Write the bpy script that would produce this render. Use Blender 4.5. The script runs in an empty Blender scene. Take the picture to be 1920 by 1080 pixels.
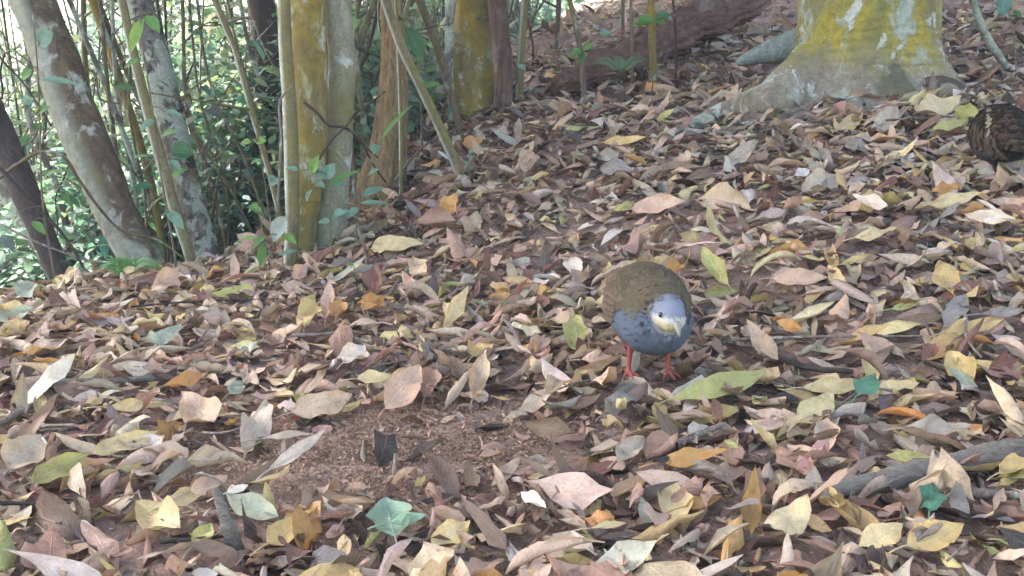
import bpy, math, random
import numpy as np
from mathutils import Vector, noise as mnoise
from mathutils.bvhtree import BVHTree

R = math.radians
rng = np.random.default_rng(7)
random.seed(7)
scn = bpy.context.scene
col = scn.collection

# ------------------------------------------------------------------ camera
CAM_H, PITCH, HFOV = 0.55, R(12.0), R(55.0)
FPX = 960.0 / math.tan(HFOV / 2)
cam_d = bpy.data.cameras.new('camera')
cam_d.sensor_width = 36.0
cam_d.angle = HFOV
cam_d.clip_start, cam_d.clip_end = 0.02, 600.0
cam = bpy.data.objects.new('camera', cam_d)
cam.location = (0, 0, CAM_H)
cam.rotation_euler = (math.pi / 2 - PITCH, 0, 0)
col.objects.link(cam)
scn.camera = cam

# ------------------------------------------------------------------ light
SUN_DIR = Vector((-0.70, 0.40, 0.80)).normalized()      # towards the sun
world = bpy.data.worlds.new('World')
scn.world = world
world.use_nodes = True
wn = world.node_tree
bg = wn.nodes['Background']
sky = wn.nodes.new('ShaderNodeTexSky')
sky.sky_type = 'NISHITA'
sky.sun_disc = False
sky.sun_elevation = math.asin(SUN_DIR.z)
sky.sun_rotation = math.atan2(SUN_DIR.x, SUN_DIR.y)
sky.dust_density = 5.0
sky.air_density = 0.82
sky.ozone_density = 0.5
wn.links.new(sky.outputs[0], bg.inputs[0])
bg.inputs[1].default_value = 0.15
sd = bpy.data.lights.new('sun', 'SUN')
sd.energy = 5.0
sd.angle = R(0.6)
sd.color = (1.0, 0.95, 0.86)
sun = bpy.data.objects.new('sun', sd)
sun.rotation_euler = (-SUN_DIR).to_track_quat('-Z', 'Y').to_euler()
sun.location = SUN_DIR * 30
col.objects.link(sun)
vs = scn.view_settings
vs.view_transform = 'Standard'
vs.look = 'None'
vs.exposure = 2.88
vs.gamma = 1.0
scn.render.engine = 'CYCLES'
cy = scn.cycles
cy.use_denoising = True
try:
    cy.denoiser = 'OPENIMAGEDENOISE'
except Exception:
    pass
cy.max_bounces = 6
cy.diffuse_bounces = 4
cy.glossy_bounces = 2
cy.transmission_bounces = 4
cy.sample_clamp_indirect = 6.0

# ------------------------------------------------------------------ ground shape
CP, SP = math.cos(PITCH), math.sin(PITCH)


def ray(px, py):
    a, b = (px - 960.0) / FPX, (540.0 - py) / FPX
    return np.array([a, CP + b * SP, b * CP - SP])


ORG = np.array([0, 0, CAM_H])


def at(px, py, Y):
    """the point at forward distance Y along the sight line of a pixel"""
    d = ray(px, py)
    return ORG + d * (Y / d[1])


ctrl = [(-1, .5, 0), (0, .4, 0), (1, .5, .03), (0, -.4, 0), (-1, 1.2, 0), (0, 1.2, 0), (-.4, 2.0, 0), (-1.2, 2.3, 0), (-1.8, 1.6, 0),
        (0, -3, 0), (3, -3, .25), (-3, -3, -.1), (2.2, 1.2, .12), (1.0, 1.25, .03), (4, 3, .75), (6, 8, 1.9), (1.5, 10, 1.4), (4, 12, 2.1),
        (-2, 3, 0), (-3, 6, 0.1), (-1.5, 10, .6), (-6, 5, 0), (-6, 12, .3), (-5, -2, 0), (6, 1, .7), (7, -3, .8), (8, 13, 2.6)]
for a in [(1880, 315, 2.5), (1500, 540, 2.0), (1218, 712, 1.72), (1300, 400, 2.6), (1000, 300, 3.3), (1600, 200, 3.4), (1300, 180, 4.2),
          (1000, 165, 4.8), (885, 215, 4.6), (760, 360, 3.6), (700, 420, 3.2), (560, 505, 2.85), (1400, 0, 7.5), (1850, 100, 4.2),
          (1850, 0, 6.0), (1000, 540, 2.35), (1850, 560, 1.85), (900, 420, 2.9), (1100, 60, 6.2), (710, 384, 3.55), (735, 350, 3.6)]:
    ctrl.append(tuple(at(*a)))
ctrl = np.array(ctrl, float)


def _tps(r2):
    return 0.5 * r2 * np.log(r2 + 1e-9)


_n = len(ctrl)
_K = _tps(((ctrl[:, None, :2] - ctrl[None, :, :2]) ** 2).sum(-1)) + np.eye(_n) * 0.015
_P = np.c_[np.ones(_n), ctrl[:, :2]]
_A = np.block([[_K, _P], [_P.T, np.zeros((3, 3))]])
_w = np.linalg.solve(_A, np.r_[ctrl[:, 2], 0, 0, 0])
CREST = np.array([(-80, -14), (-12, 0.6), (-4, 2.0), (-2.2, 2.25), (-1.35, 2.5), (-.92, 2.98), (-.74, 3.2), (-.56, 3.9), (-.32, 4.9),
                  (0.0, 6.0), (.35, 8.0), (.8, 13), (3, 30), (12, 120)], float)


def crest_s(x, y):
    """signed distance behind the edge of the bank (positive: down the slope)"""
    best = np.full(x.shape, 1e9)
    sg = np.zeros(x.shape)
    for a, b in zip(CREST[:-1], CREST[1:]):
        d = b - a
        t = np.clip(((x - a[0]) * d[0] + (y - a[1]) * d[1]) / (d @ d), 0, 1)
        qx, qy = x - (a[0] + t * d[0]), y - (a[1] + t * d[1])
        dist = np.hypot(qx, qy)
        cr = d[0] * qy - d[1] * qx
        m = dist < best
        best = np.where(m, dist, best)
        sg = np.where(m, np.sign(cr), sg)
    return best * sg


def G_exact(x, y):
    x, y = np.asarray(x, float), np.asarray(y, float)
    sh = x.shape
    x, y = x.ravel(), y.ravel()
    xc, yc = np.clip(x, -7, 8), np.clip(y, -4, 13)
    z = _w[_n] + _w[_n + 1] * xc + _w[_n + 2] * yc
    for i in range(_n):
        z = z + _w[i] * _tps((xc - ctrl[i, 0]) ** 2 + (yc - ctrl[i, 1]) ** 2)
    z = z + .18 * np.maximum(0, x - 8) + .12 * np.maximum(0, y - 13) * (x > 0)
    z = z + .012 * np.sin(5.1 * x + 1.3) * np.sin(4.3 * y + .4) + .006 * np.sin(11 * x + 3 * y)
    s = np.maximum(0, crest_s(x, y))
    z = z - 6.5 * (1 - np.exp(-np.power(s, 1.25) / 7.0)) + .17 * np.maximum(0, s - 22)
    return z.reshape(sh)


TX0, TX1, TY0, TY1, TS = -4.2, 5.2, -.8, 10.2, .03
_tx, _ty = np.arange(TX0, TX1 + TS, TS), np.arange(TY0, TY1 + TS, TS)
_TB = G_exact(*np.meshgrid(_tx, _ty, indexing='ij'))


def G(x, y):
    """ground height: a table near the camera, the exact surface beyond it"""
    x, y = np.asarray(x, float), np.asarray(y, float)
    fx, fy = (x - TX0) / TS, (y - TY0) / TS
    i, j = np.clip(fx.astype(int), 0, len(_tx) - 2), np.clip(fy.astype(int), 0, len(_ty) - 2)
    a, b = np.clip(fx - i, 0, 1), np.clip(fy - j, 0, 1)
    z = (_TB[i, j] * (1 - a) + _TB[i + 1, j] * a) * (1 - b) + (_TB[i, j + 1] * (1 - a) + _TB[i + 1, j + 1] * a) * b
    out = (x < TX0) | (x > TX1) | (y < TY0) | (y > TY1)
    if out.any():
        z = z.copy()
        z[out] = G_exact(x[out], y[out])
    return z


def g1(x, y):
    return float(G(np.array([x]), np.array([y]))[0])


def hit(px, py, lift=0.0):
    """where a pixel's sight line meets the ground"""
    d = ray(px, py)
    t = np.concatenate([np.linspace(.6, 6, 500), np.linspace(6.02, 9.6, 150)])
    P = ORG[None] + d[None] * t[:, None]
    h = P[:, 2] - G(P[:, 0], P[:, 1]) - lift
    k = np.argmax(h < 0)
    if h[k] >= 0:
        return ORG + d * 7.0
    if k == 0:
        return P[0]
    f = h[k - 1] / (h[k - 1] - h[k])
    return P[k - 1] * (1 - f) + P[k] * f


# ------------------------------------------------------------------ material helpers
class NT:
    def __init__(s, name):
        s.m = bpy.data.materials.new(name)
        s.m.use_nodes = True
        s.t = s.m.node_tree
        s.bsdf = s.t.nodes['Principled BSDF']
        s.out = s.t.nodes['Material Output']

    def n(s, typ, **kw):
        nd = s.t.nodes.new(typ)
        for k, v in kw.items():
            setattr(nd, k, v)
        return nd

    def set(s, sock, v):
        if hasattr(v, 'is_output') or isinstance(v, bpy.types.NodeSocket):
            s.t.links.new(v, sock)
        elif isinstance(v, (tuple, list)) and len(v) == 3 and sock.type == 'RGBA':
            sock.default_value = (*v, 1)
        else:
            sock.default_value = v

    def coord(s, kind='Object'):
        return s.n('ShaderNodeTexCoord').outputs[kind]

    def mapping(s, v, scale=(1, 1, 1), loc=(0, 0, 0), rot=(0, 0, 0)):
        m = s.n('ShaderNodeMapping')
        s.set(m.inputs['Vector'], v)
        m.inputs['Scale'].default_value = scale
        m.inputs['Location'].default_value = loc
        m.inputs['Rotation'].default_value = rot
        return m.outputs[0]

    def noise(s, v, scale, detail=4, rough=.55, dist=0.0):
        m = s.n('ShaderNodeTexNoise')
        s.set(m.inputs['Vector'], v)
        m.inputs['Scale'].default_value = scale
        m.inputs['Detail'].default_value = detail
        m.inputs['Roughness'].default_value = rough
        m.inputs['Distortion'].default_value = dist
        return m.outputs['Fac']

    def ramp(s, f, a, b, ca=0.0, cb=1.0):
        m = s.n('ShaderNodeMapRange')
        m.clamp = True
        s.set(m.inputs[0], f)
        m.inputs[1].default_value, m.inputs[2].default_value = a, b
        m.inputs[3].default_value, m.inputs[4].default_value = ca, cb
        return m.outputs[0]

    def mix(s, f, a, b, mode='MIX'):
        m = s.n('ShaderNodeMix', data_type='RGBA', blend_type=mode)
        s.set(m.inputs[0], f)
        s.set(m.inputs[6], a)
        s.set(m.inputs[7], b)
        return m.outputs[2]

    def math(s, op, a, b=0.0):
        m = s.n('ShaderNodeMath', operation=op)
        s.set(m.inputs[0], a)
        s.set(m.inputs[1], b)
        return m.outputs[0]

    def bump(s, h, strength=.5, dist=.01):
        b = s.n('ShaderNodeBump')
        s.set(b.inputs['Height'], h)
        b.inputs['Strength'].default_value = strength
        b.inputs['Distance'].default_value = dist
        s.t.links.new(b.outputs[0], s.bsdf.inputs['Normal'])

    def done(s, color, rough=.75, spec=.3):
        s.set(s.bsdf.inputs['Base Color'], color)
        s.set(s.bsdf.inputs['Roughness'], rough)
        s.bsdf.inputs['Specular IOR Level'].default_value = spec
        return s.m


def leaf_material(name, rough=.5, spec=.5, translucent=.25, spots=.6, vein=.25):
    """leaf colour comes from the per-leaf attribute; veins, blotches and relief are procedural"""
    t = NT(name)
    c = t.n('ShaderNodeAttribute', attribute_name='tint').outputs['Color']
    uv = t.n('ShaderNodeAttribute', attribute_name='leafuv').outputs['Vector']
    sep = t.n('ShaderNodeSeparateXYZ')
    t.set(sep.inputs[0], uv)
    u, v, rnd = sep.outputs[0], sep.outputs[1], sep.outputs[2]
    av = t.math('ABSOLUTE', v)
    pos = t.coord('Object')
    big = t.noise(pos, 42, 3, .6)
    fine = t.noise(pos, 260, 3, .6)
    c1 = t.mix(t.ramp(big, .38, .72, 0, .7), c, t.mix(1, c, (.68, .60, .53), 'MULTIPLY'))
    c1 = t.mix(t.ramp(fine, .3, .75, 0, .35), c1, t.mix(1, c1, (.7, .62, .55), 'MULTIPLY'))
    dec = t.noise(pos, 26, 4, .65, .5)
    c1 = t.mix(t.math('MULTIPLY', t.ramp(dec, .48, .66, 0, .6), rnd), c1, t.mix(.35, (.17, .095, .055), c1))
    sp = t.noise(pos, 95, 2, .5)
    c1 = t.mix(t.ramp(sp, .66, .74, 0, spots), c1, t.mix(1, c1, (.32, .24, .2), 'MULTIPLY'))
    mid = t.ramp(av, .02, .07, 1, 0)
    lat = t.math('SINE', t.math('MULTIPLY', t.math('SUBTRACT', u, t.math('MULTIPLY', av, .22)), 75.0))
    latm = t.math('MULTIPLY', t.ramp(lat, .8, 1.0, 0, 1), .55)
    vv = t.math('MAXIMUM', mid, latm)
    c1 = t.mix(t.math('MULTIPLY', vv, vein), c1, t.mix(.5, c1, (.75, .66, .5)))
    h = t.math('ADD', t.math('MULTIPLY', vv, .35), t.math('ADD', t.math('MULTIPLY', big, .8), t.math('MULTIPLY', fine, .25)))
    cri = t.noise(pos, 120, 4, .65, .8)
    c1 = t.mix(t.ramp(cri, .5, .62, 0, .28), c1, t.mix(1, c1, (.6, .52, .46), 'MULTIPLY'))
    h = t.math('ADD', h, t.math('MULTIPLY', cri, .9))
    t.bump(h, .75, .003)
    t.done(c1, t.ramp(fine, .2, .8, rough - .1, rough + .15), spec)
    if translucent > 0:
        tr = t.n('ShaderNodeBsdfTranslucent')
        t.set(tr.inputs[0], t.mix(1, c1, (1.0, .95, .75), 'MULTIPLY'))
        mx = t.n('ShaderNodeMixShader')
        mx.inputs[0].default_value = translucent
        t.t.links.new(t.bsdf.outputs[0], mx.inputs[1])
        t.t.links.new(tr.outputs[0], mx.inputs[2])
        t.t.links.new(mx.outputs[0], t.out.inputs[0])
    return t.m


def bark_material(name, light, dark, patches=(), stretch=.15, scale=40, bump=.6, rings=0.0, side=None, zfade=None, along='z'):
    """patches: (colour, noise scale, threshold, softness)"""
    t = NT(name)
    p = t.coord('Object')
    pv = t.mapping(p, (1, 1, stretch) if along == 'z' else (stretch, 1, 1))
    n1 = t.noise(pv, scale, 6, .65, .3)
    n2 = t.noise(p, scale * 4, 3, .6)
    c = t.mix(t.ramp(n1, .32, .68), dark, light)
    c = t.mix(t.ramp(n2, .3, .7, 0, .55), c, t.mix(1, c, (.5, .47, .45), 'MULTIPLY'))
    n3 = t.noise(t.mapping(p, (1, 1, stretch * 2.2 + .2) if along == 'z' else (stretch * 2, 1, 1)), scale * 2.4, 5, .7, .6)
    c = t.mix(t.ramp(n3, .52, .66, 0, .6), c, t.mix(1, c, (.42, .39, .37), 'MULTIPLY'))
    cr = t.noise(t.mapping(p, (.6, .6, 2.6)), scale * .9, 4, .6, 1.0)
    c = t.mix(t.ramp(cr, .60, .68, 0, .45), c, t.mix(1, c, (.45, .42, .4), 'MULTIPLY'))
    h = t.math('ADD', t.math('ADD', n1, t.math('MULTIPLY', n2, .3)), t.math('SUBTRACT', t.math('MULTIPLY', n3, -.5), t.math('MULTIPLY', cr, .3)))
    for i, (pc, ps, th, soft) in enumerate(patches):
        q = t.mapping(p, (1, 1, .7), (3.1 * i + 1, 2.7 * i, 1.3 * i))
        f = t.noise(q, ps, 5, .62, .4)
        m = t.ramp(f, th - soft, th + soft)
        if side is not None and i == side[0]:
            sx = t.n('ShaderNodeSeparateXYZ')
            g = t.n('ShaderNodeNewGeometry')
            t.set(sx.inputs[0], g.outputs['Normal'])
            m = t.math('MULTIPLY', m, t.ramp(sx.outputs[0], side[1], side[2]))
        if zfade is not None and i in zfade[0]:
            sz = t.n('ShaderNodeSeparateXYZ')
            t.set(sz.inputs[0], p)
            m = t.math('MULTIPLY', m, t.ramp(t.math('ADD', sz.outputs[2], t.math('MULTIPLY', t.noise(p, 4, 3), .25)), zfade[1], zfade[2]))
        var = t.noise(p, ps * 6, 3, .6)
        pc2 = t.mix(t.ramp(var, .3, .7), tuple(k * .62 for k in pc), pc)
        c = t.mix(m, c, pc2)
        h = t.math('ADD', h, t.math('MULTIPLY', m, .25))
    if rings:
        w = t.n('ShaderNodeTexWave', wave_type='BANDS', bands_direction='Z', wave_profile='SIN')
        t.set(w.inputs['Vector'], p)
        w.inputs['Scale'].default_value = rings
        w.inputs['Distortion'].default_value = 5.0
        w.inputs['Detail'].default_value = 3
        w.inputs['Detail Scale'].default_value = 1.2
        c = t.mix(t.math('MULTIPLY', t.ramp(w.outputs['Fac'], .35, .05), .35), c, t.mix(1, c, (.3, .27, .24), 'MULTIPLY'))
        h = t.math('ADD', h, t.math('MULTIPLY', w.outputs['Fac'], .5))
    t.bump(h, bump, .012)
    return t.done(c, .85, .2)


M = {}
M['dry'] = leaf_material('dry leaf')
M['green'] = leaf_material('green leaf', .40, .5, .5, .1, .3)
M['shade_canopy'] = leaf_material('canopy leaf', .5, .4, .3, .1, .1)  # leaves of the out-of-view crowns added as sun blockers
LICHEN = (.34, .39, .32)
PALE = (.47, .51, .44)
MOSS = (.25, .19, .035)
OLIVE = (.17, .155, .055)
M['bark_brown'] = bark_material('brown bark', (.16, .125, .085), (.065, .05, .038), [(OLIVE, 5, .56, .08), (LICHEN, 9, .62, .05)], .18)
M['bark_lean'] = bark_material('brown bark with a lichen side', (.15, .115, .075), (.06, .046, .034), [((.27, .29, .23), 7, .38, .07), (OLIVE, 5, .58, .08), ((.38, .40, .34), 13, .62, .05), ((.27, .29, .23), 6, .61, .05)], .25, side=(0, .25, -.3))
M['bark_lichen'] = bark_material('lichen bark', (.20, .19, .16), (.07, .065, .06), [(LICHEN, 12, .50, .05), (PALE, 16, .64, .03)], .2, 55)
M['bark_flaky'] = bark_material('flaky bark', (.26, .25, .22), (.045, .04, .037), [(LICHEN, 14, .50, .02), (PALE, 22, .60, .02), (OLIVE, 6, .64, .05), ((.05, .045, .04), 20, .60, .02)], .5, 45, 1.2)
M['bark_moss'] = bark_material('mossy bark', (.22, .19, .10), (.10, .085, .045), [(MOSS, 6, .46, .12), ((.13, .12, .04), 9, .60, .08), ((.30, .30, .17), 12, .60, .04), (LICHEN, 17, .62, .03)], .2)
M['bark_olive'] = bark_material('olive bark', (.22, .20, .11), (.11, .095, .055), [(OLIVE, 7, .5, .1), (PALE, 11, .42, .06)], .2, side=(1, -.2, -.75))
M['bark_grey'] = bark_material('grey green bark', (.29, .30, .22), (.17, .17, .12), [(OLIVE, 4, .57, .08), ((.40, .43, .37), 7, .58, .02)], .4, 40, .4)
M['bark_fluted'] = bark_material('fluted bark', (.44, .32, .17), (.15, .10, .055), [(OLIVE, 6, .6, .08), (LICHEN, 9, .68, .04)], .05, 75, 1.2)
M['bark_dark'] = bark_material('dark bark', (.08, .065, .055), (.03, .026, .024), [(LICHEN, 12, .68, .04)], .2)
M['bark_big'] = bark_material('big tree bark', (.31, .28, .22), (.19, .165, .13), [((.22, .215, .07), 3.2, .47, .08), ((.33, .285, .05), 6.0, .52, .04), (LICHEN, 7, .55, .03), (PALE, 13, .61, .02), ((.13, .125, .08), 5, .60, .05), ((.27, .24, .06), 16, .60, .04)], .8, 22, .8, zfade=((0, 1, 5), .20, .34))
M['bark_teal'] = bark_material('teal lichen root', (.30, .37, .34), (.17, .20, .18), [(PALE, 12, .6, .05)], .3, 40, .6)
M['bark_log'] = bark_material('weathered wood', (.36, .33, .29), (.12, .10, .085), [((.26, .235, .20), 8, .55, .1)], .07, 90, 1.0, along='x')
M['bark_red'] = bark_material('rotten log bark', (.20, .135, .11), (.065, .04, .034), [((.24, .21, .18), 9, .62, .08)], .10, 50, 1.0)
M['bark_rot'] = bark_material('rotten wood', (.25, .15, .115), (.055, .033, .028), [((.24, .21, .18), 9, .62, .08)], .10, 50, 1.0, along='x')
M['twig'] = bark_material('twig bark', (.28, .24, .20), (.10, .08, .065), [(PALE, 20, .62, .05)], .2, 120, .4)
M['stem'] = bark_material('sapling bark', (.20, .17, .12), (.075, .062, .048), [(LICHEN, 16, .60, .05), (OLIVE, 8, .56, .08)], .15, 70, .5)
M['green_stem'] = bark_material('green stem', (.16, .19, .09), (.08, .09, .045), [], .2, 90, .3)


def soil():
    t = NT('soil')
    p = t.coord('Object')
    a = t.noise(p, 6, 5, .6)
    b = t.noise(p, 90, 5, .7)
    c = t.mix(t.ramp(a, .35, .65), (.27, .19, .16), (.38, .28, .24))
    c = t.mix(t.ramp(b, .35, .7), t.mix(1, c, (.66, .6, .57), 'MULTIPLY'), c)
    pale = t.noise(p, 220, 2, .5)
    c = t.mix(t.ramp(pale, .62, .72, 0, .8), c, (.33, .25, .21))
    t.bump(t.math('ADD', b, t.math('MULTIPLY', pale, .5)), .9, .012)
    return t.done(c, .92, .15)


M['soil'] = soil()


# ------------------------------------------------------------------ mesh helpers
def mesh_obj(name, V, F, mat, parent=None, tint=None, uv=None, smooth=True, origin=None):
    V = np.asarray(V, np.float32).reshape(-1, 3)
    if origin is not None:
        V = V - np.asarray(origin, np.float32)
    me = bpy.data.meshes.new(name)
    if isinstance(F, np.ndarray):
        nf, k = F.shape
        me.vertices.add(len(V))
        me.vertices.foreach_set('co', V.ravel())
        me.loops.add(nf * k)
        me.loops.foreach_set('vertex_index', F.astype(np.int32).ravel())
        me.polygons.add(nf)
        me.polygons.foreach_set('loop_start', np.arange(0, nf * k, k, dtype=np.int32))
        me.update(calc_edges=True)
    else:
        me.from_pydata([tuple(map(float, v)) for v in V], [], [tuple(map(int, f)) for f in F])
    if tint is not None:
        at_ = me.attributes.new('tint', 'FLOAT_COLOR', 'POINT')
        tt = np.ones((len(V), 4), np.float32)
        tt[:, :3] = tint
        at_.data.foreach_set('color', tt.ravel())
    if uv is not None:
        a2 = me.attributes.new('leafuv', 'FLOAT_VECTOR', 'POINT')
        a2.data.foreach_set('vector', np.asarray(uv, np.float32).ravel())
    if smooth:
        me.polygons.foreach_set('use_smooth', np.ones(len(me.polygons), bool))
    me.materials.append(mat)
    me.validate()
    o = bpy.data.objects.new(name, me)
    col.objects.link(o)
    if origin is not None and parent is None:
        o.location = tuple(map(float, origin))
    if parent is not None:
        o.parent = parent
    return o


def tag(o, label=None, cat=None, group=None, kind=None):
    if label:
        o['label'] = label
    if cat:
        o['category'] = cat
    if group:
        o['group'] = group
    if kind:
        o['kind'] = kind
    return o


def empty(name, loc):
    o = bpy.data.objects.new(name, None)
    o.location = tuple(map(float, loc))
    o.empty_display_size = .1
    col.objects.link(o)
    return o


def spline(P, n):
    """Catmull-Rom through rows of P (any width), n samples"""
    P = np.asarray(P, float)
    if len(P) == 2:
        t = np.linspace(0, 1, n)[:, None]
        return P[0] * (1 - t) + P[1] * t
    seg = np.linalg.norm(np.diff(P[:, :3], axis=0), axis=1) + 1e-9
    cum = np.r_[0, np.cumsum(seg)]
    D = np.diff(P, axis=0) / seg[:, None]
    Mt = np.vstack([D[:1], (D[:-1] * seg[1:, None] + D[1:] * seg[:-1, None]) / (seg[1:] + seg[:-1])[:, None], D[-1:]])
    out = []
    for v in np.linspace(0, cum[-1], n):
        k = min(np.searchsorted(cum, v, 'right') - 1, len(P) - 2)
        h = seg[k]
        t = (v - cum[k]) / h
        out.append((2 * t ** 3 - 3 * t * t + 1) * P[k] + (t ** 3 - 2 * t * t + t) * h * Mt[k] + (3 * t * t - 2 * t ** 3) * P[k + 1] + (t ** 3 - t * t) * h * Mt[k + 1])
    return np.array(out)


def tube(C, rad, segs=10, amp=0.0, freq=8.0, seed=0.0, shape=None, cap=True, amp2=0.0, freq2=40.0):
    """rings along a centre line; amp is relative radius noise; shape(theta, i) multiplies the radius"""
    C = np.asarray(C, float)
    n = len(C)
    T = np.gradient(C, axis=0)
    T /= np.linalg.norm(T, axis=1)[:, None] + 1e-12
    ref = np.array([0, 1.0, 0]) if abs(T[0][1]) < .8 else np.array([1.0, 0, 0])
    th = np.linspace(0, 2 * math.pi, segs, endpoint=False)
    V = np.zeros((n, segs, 3))
    for i in range(n):
        a = np.cross(T[i], ref)
        a /= np.linalg.norm(a)
        b = np.cross(a, T[i])
        r = np.full(segs, float(rad[i]))
        if shape is not None:
            r = r * shape(th, i / (n - 1))
        d = np.cos(th)[:, None] * a + np.sin(th)[:, None] * b
        if amp:
            for k in range(segs):
                p = C[i] + d[k] * r[k]
                r[k] *= 1 + amp * mnoise.noise(Vector(p * freq) + Vector((seed, 0, 0)))
                if amp2:
                    r[k] *= 1 + amp2 * mnoise.noise(Vector((p[0] * freq2, p[1] * freq2, p[2] * freq2 * .35)))
        V[i] = C[i] + d * r[:, None]
    F = []
    for i in range(n - 1):
        for k in range(segs):
            k2 = (k + 1) % segs
            F.append((i * segs + k, i * segs + k2, (i + 1) * segs + k2, (i + 1) * segs + k))
    V = V.reshape(-1, 3)
    if cap:
        V = np.vstack([V, C[:1], C[-1:]])
        a, b = n * segs, n * segs + 1
        for k in range(segs):
            k2 = (k + 1) % segs
            F.append((a, k2, k, k))
            F.append((b, (n - 1) * segs + k, (n - 1) * segs + k2, (n - 1) * segs + k2))
    F = [tuple(dict.fromkeys(f)) for f in F]
    return V, F


class MB:
    def __init__(s):
        s.V, s.F, s.n = [], [], 0

    def add(s, VF):
        V, F = VF
        s.V.append(np.asarray(V, float))
        s.F += [tuple(i + s.n for i in f) for f in F]
        s.n += len(V)

    def build(s, name, mat, parent=None, origin=None, **k):
        return mesh_obj(name, np.vstack(s.V), s.F, mat, parent, origin=origin, **k)


PAL = {'t': (.58, .455, .335), 'p': (.58, .43, .335), 'b': (.30, .205, .145), 'r': (.21, .095, .075), 'y': (.60, .46, .21), 'Y': (.68, .58, .33),
       'o': (.54, .30, .10), 'g': (.45, .395, .335), 'l': (.74, .67, .59), 'd': (.085, .06, .052), 'v': (.40, .41, .16), 'G': (.10, .31, .22),
       's': (.30, .285, .275), 'c': (.38, .48, .42), 'w': (.80, .77, .72), 'm': (.38, .245, .19), 'K': (.32, .54, .43)}


def leaf_grid(nu, nv):
    u = np.linspace(0, 1, nu)
    v = np.linspace(-1, 1, nv)
    U, Vv = np.meshgrid(u, v, indexing='ij')
    F = []
    for i in range(nu - 1):
        for j in range(nv - 1):
            a = i * nv + j
            F.append((a, a + nv, a + nv + 1, a + 1))
    return U.ravel(), Vv.ravel(), np.array(F)


def leaf_shape(U, Vv, L, W, bend, cup, twist, ripple, phase, skew, power, rag=1.0):
    """local leaf points, arrays broadcast over leaves (rows) and grid points (columns)"""
    prof = np.power(np.clip(np.sin(math.pi * np.power(np.clip(U, 0, 1), skew)), 0, 1), power)
    prof = prof * (1 - .25 * U) + .02
    prof = prof * (1 + rag * .10 * np.sin(11 * U + 1.7 * phase + 2.0 * np.sign(Vv)) + rag * .05 * np.sin(29 * U + 5 * phase + Vv))
    w = .5 * W * prof
    a = cup * np.abs(Vv)
    y = w * Vv * np.cos(a)
    z = w * np.abs(Vv) * np.sin(a)
    z = z + ripple * W * np.sin(9 * U + phase) * Vv * np.abs(Vv) * prof + .35 * ripple * W * np.sin(17 * U + 2.3 * phase + 2 * Vv) * np.abs(Vv)
    z = z + ripple * W * (.8 * np.sin(6 * U + 3.1 * phase + 1.6 * Vv) + .5 * np.sin(11 * U - 2.2 * Vv + 4.7 * phase)) * np.minimum(1, prof * 1.5)
    tw = twist * (U - .5)
    y2 = y * np.cos(tw) - z * np.sin(tw)
    z2 = y * np.sin(tw) + z * np.cos(tw)
    # bending along an arc of total angle `bend`
    b = np.where(np.abs(bend) < 1e-3, 1e-3, bend)
    th = b * (U - .5)
    x = L * np.sin(th) / b + z2 * -np.sin(th)
    zz = L * (1 - np.cos(th)) / b + z2 * np.cos(th)
    return x, y2, zz


def scatter_leaves(P, N, L, W, yaw, tilt_dir, tilt, bend, cup, twist, ripple, tint, nu, nv, seat=None):
    """merged arrays for many leaves lying at P with ground normals N"""
    n = len(P)
    U, Vv, F = leaf_grid(nu, nv)
    k = len(U)
    ph = rng.uniform(0, 6.28, (n, 1))
    U0 = np.where(rng.random((n, 1)) < .3, rng.uniform(0, .25, (n, 1)), 0)
    U1 = np.where(rng.random((n, 1)) < .35, rng.uniform(.5, .85, (n, 1)), 1)
    UU = U0 + (U1 - U0) * U[None]
    jag = (U1 < 1) & (U[None] > .99)
    UU = UU - np.where(jag, rng.uniform(0, .12, (n, k)), 0)
    x, y, z = leaf_shape(UU, Vv[None], L[:, None], W[:, None], bend[:, None], cup[:, None], twist[:, None], ripple[:, None], ph,
                         rng.uniform(.75, 1.25, (n, 1)), rng.uniform(.75, 1.15, (n, 1)))
    Z = N + np.c_[np.cos(tilt_dir), np.sin(tilt_dir), np.zeros(n)] * np.tan(tilt)[:, None]
    Z /= np.linalg.norm(Z, axis=1)[:, None]
    X = np.c_[np.cos(yaw), np.sin(yaw), np.zeros(n)]
    X = X - Z * (X * Z).sum(1)[:, None]
    X /= np.linalg.norm(X, axis=1)[:, None] + 1e-9
    Y = np.cross(Z, X)
    off = x[:, :, None] * X[:, None] + y[:, :, None] * Y[:, None] + z[:, :, None] * Z[:, None]
    if seat is not None:     # lowest part of each leaf rests at the seat height above the ground
        low = (off * N[:, None]).sum(2).min(1)
        P = P + N * (seat - low * .8)[:, None]
    V = P[:, None] + off
    FF = (F[None] + (np.arange(n) * k)[:, None, None]).reshape(-1, 4)
    e = np.abs(Vv)[None, :, None]
    T = tint[:, None, :] * (1 - .12 * e * rng.random((n, 1, 1)))
    uv = np.stack([UU, np.broadcast_to(Vv, (n, k)), np.broadcast_to(ph / 6.28, (n, k))], 2)
    return V.reshape(-1, 3), FF, T.reshape(-1, 3), uv.reshape(-1, 3)


def normals(x, y, e=.03):
    gx = (G(x + e, y) - G(x - e, y)) / (2 * e)
    gy = (G(x, y + e) - G(x, y - e)) / (2 * e)
    N = np.c_[-gx, -gy, np.ones(len(x))]
    return N / np.linalg.norm(N, axis=1)[:, None]


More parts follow.
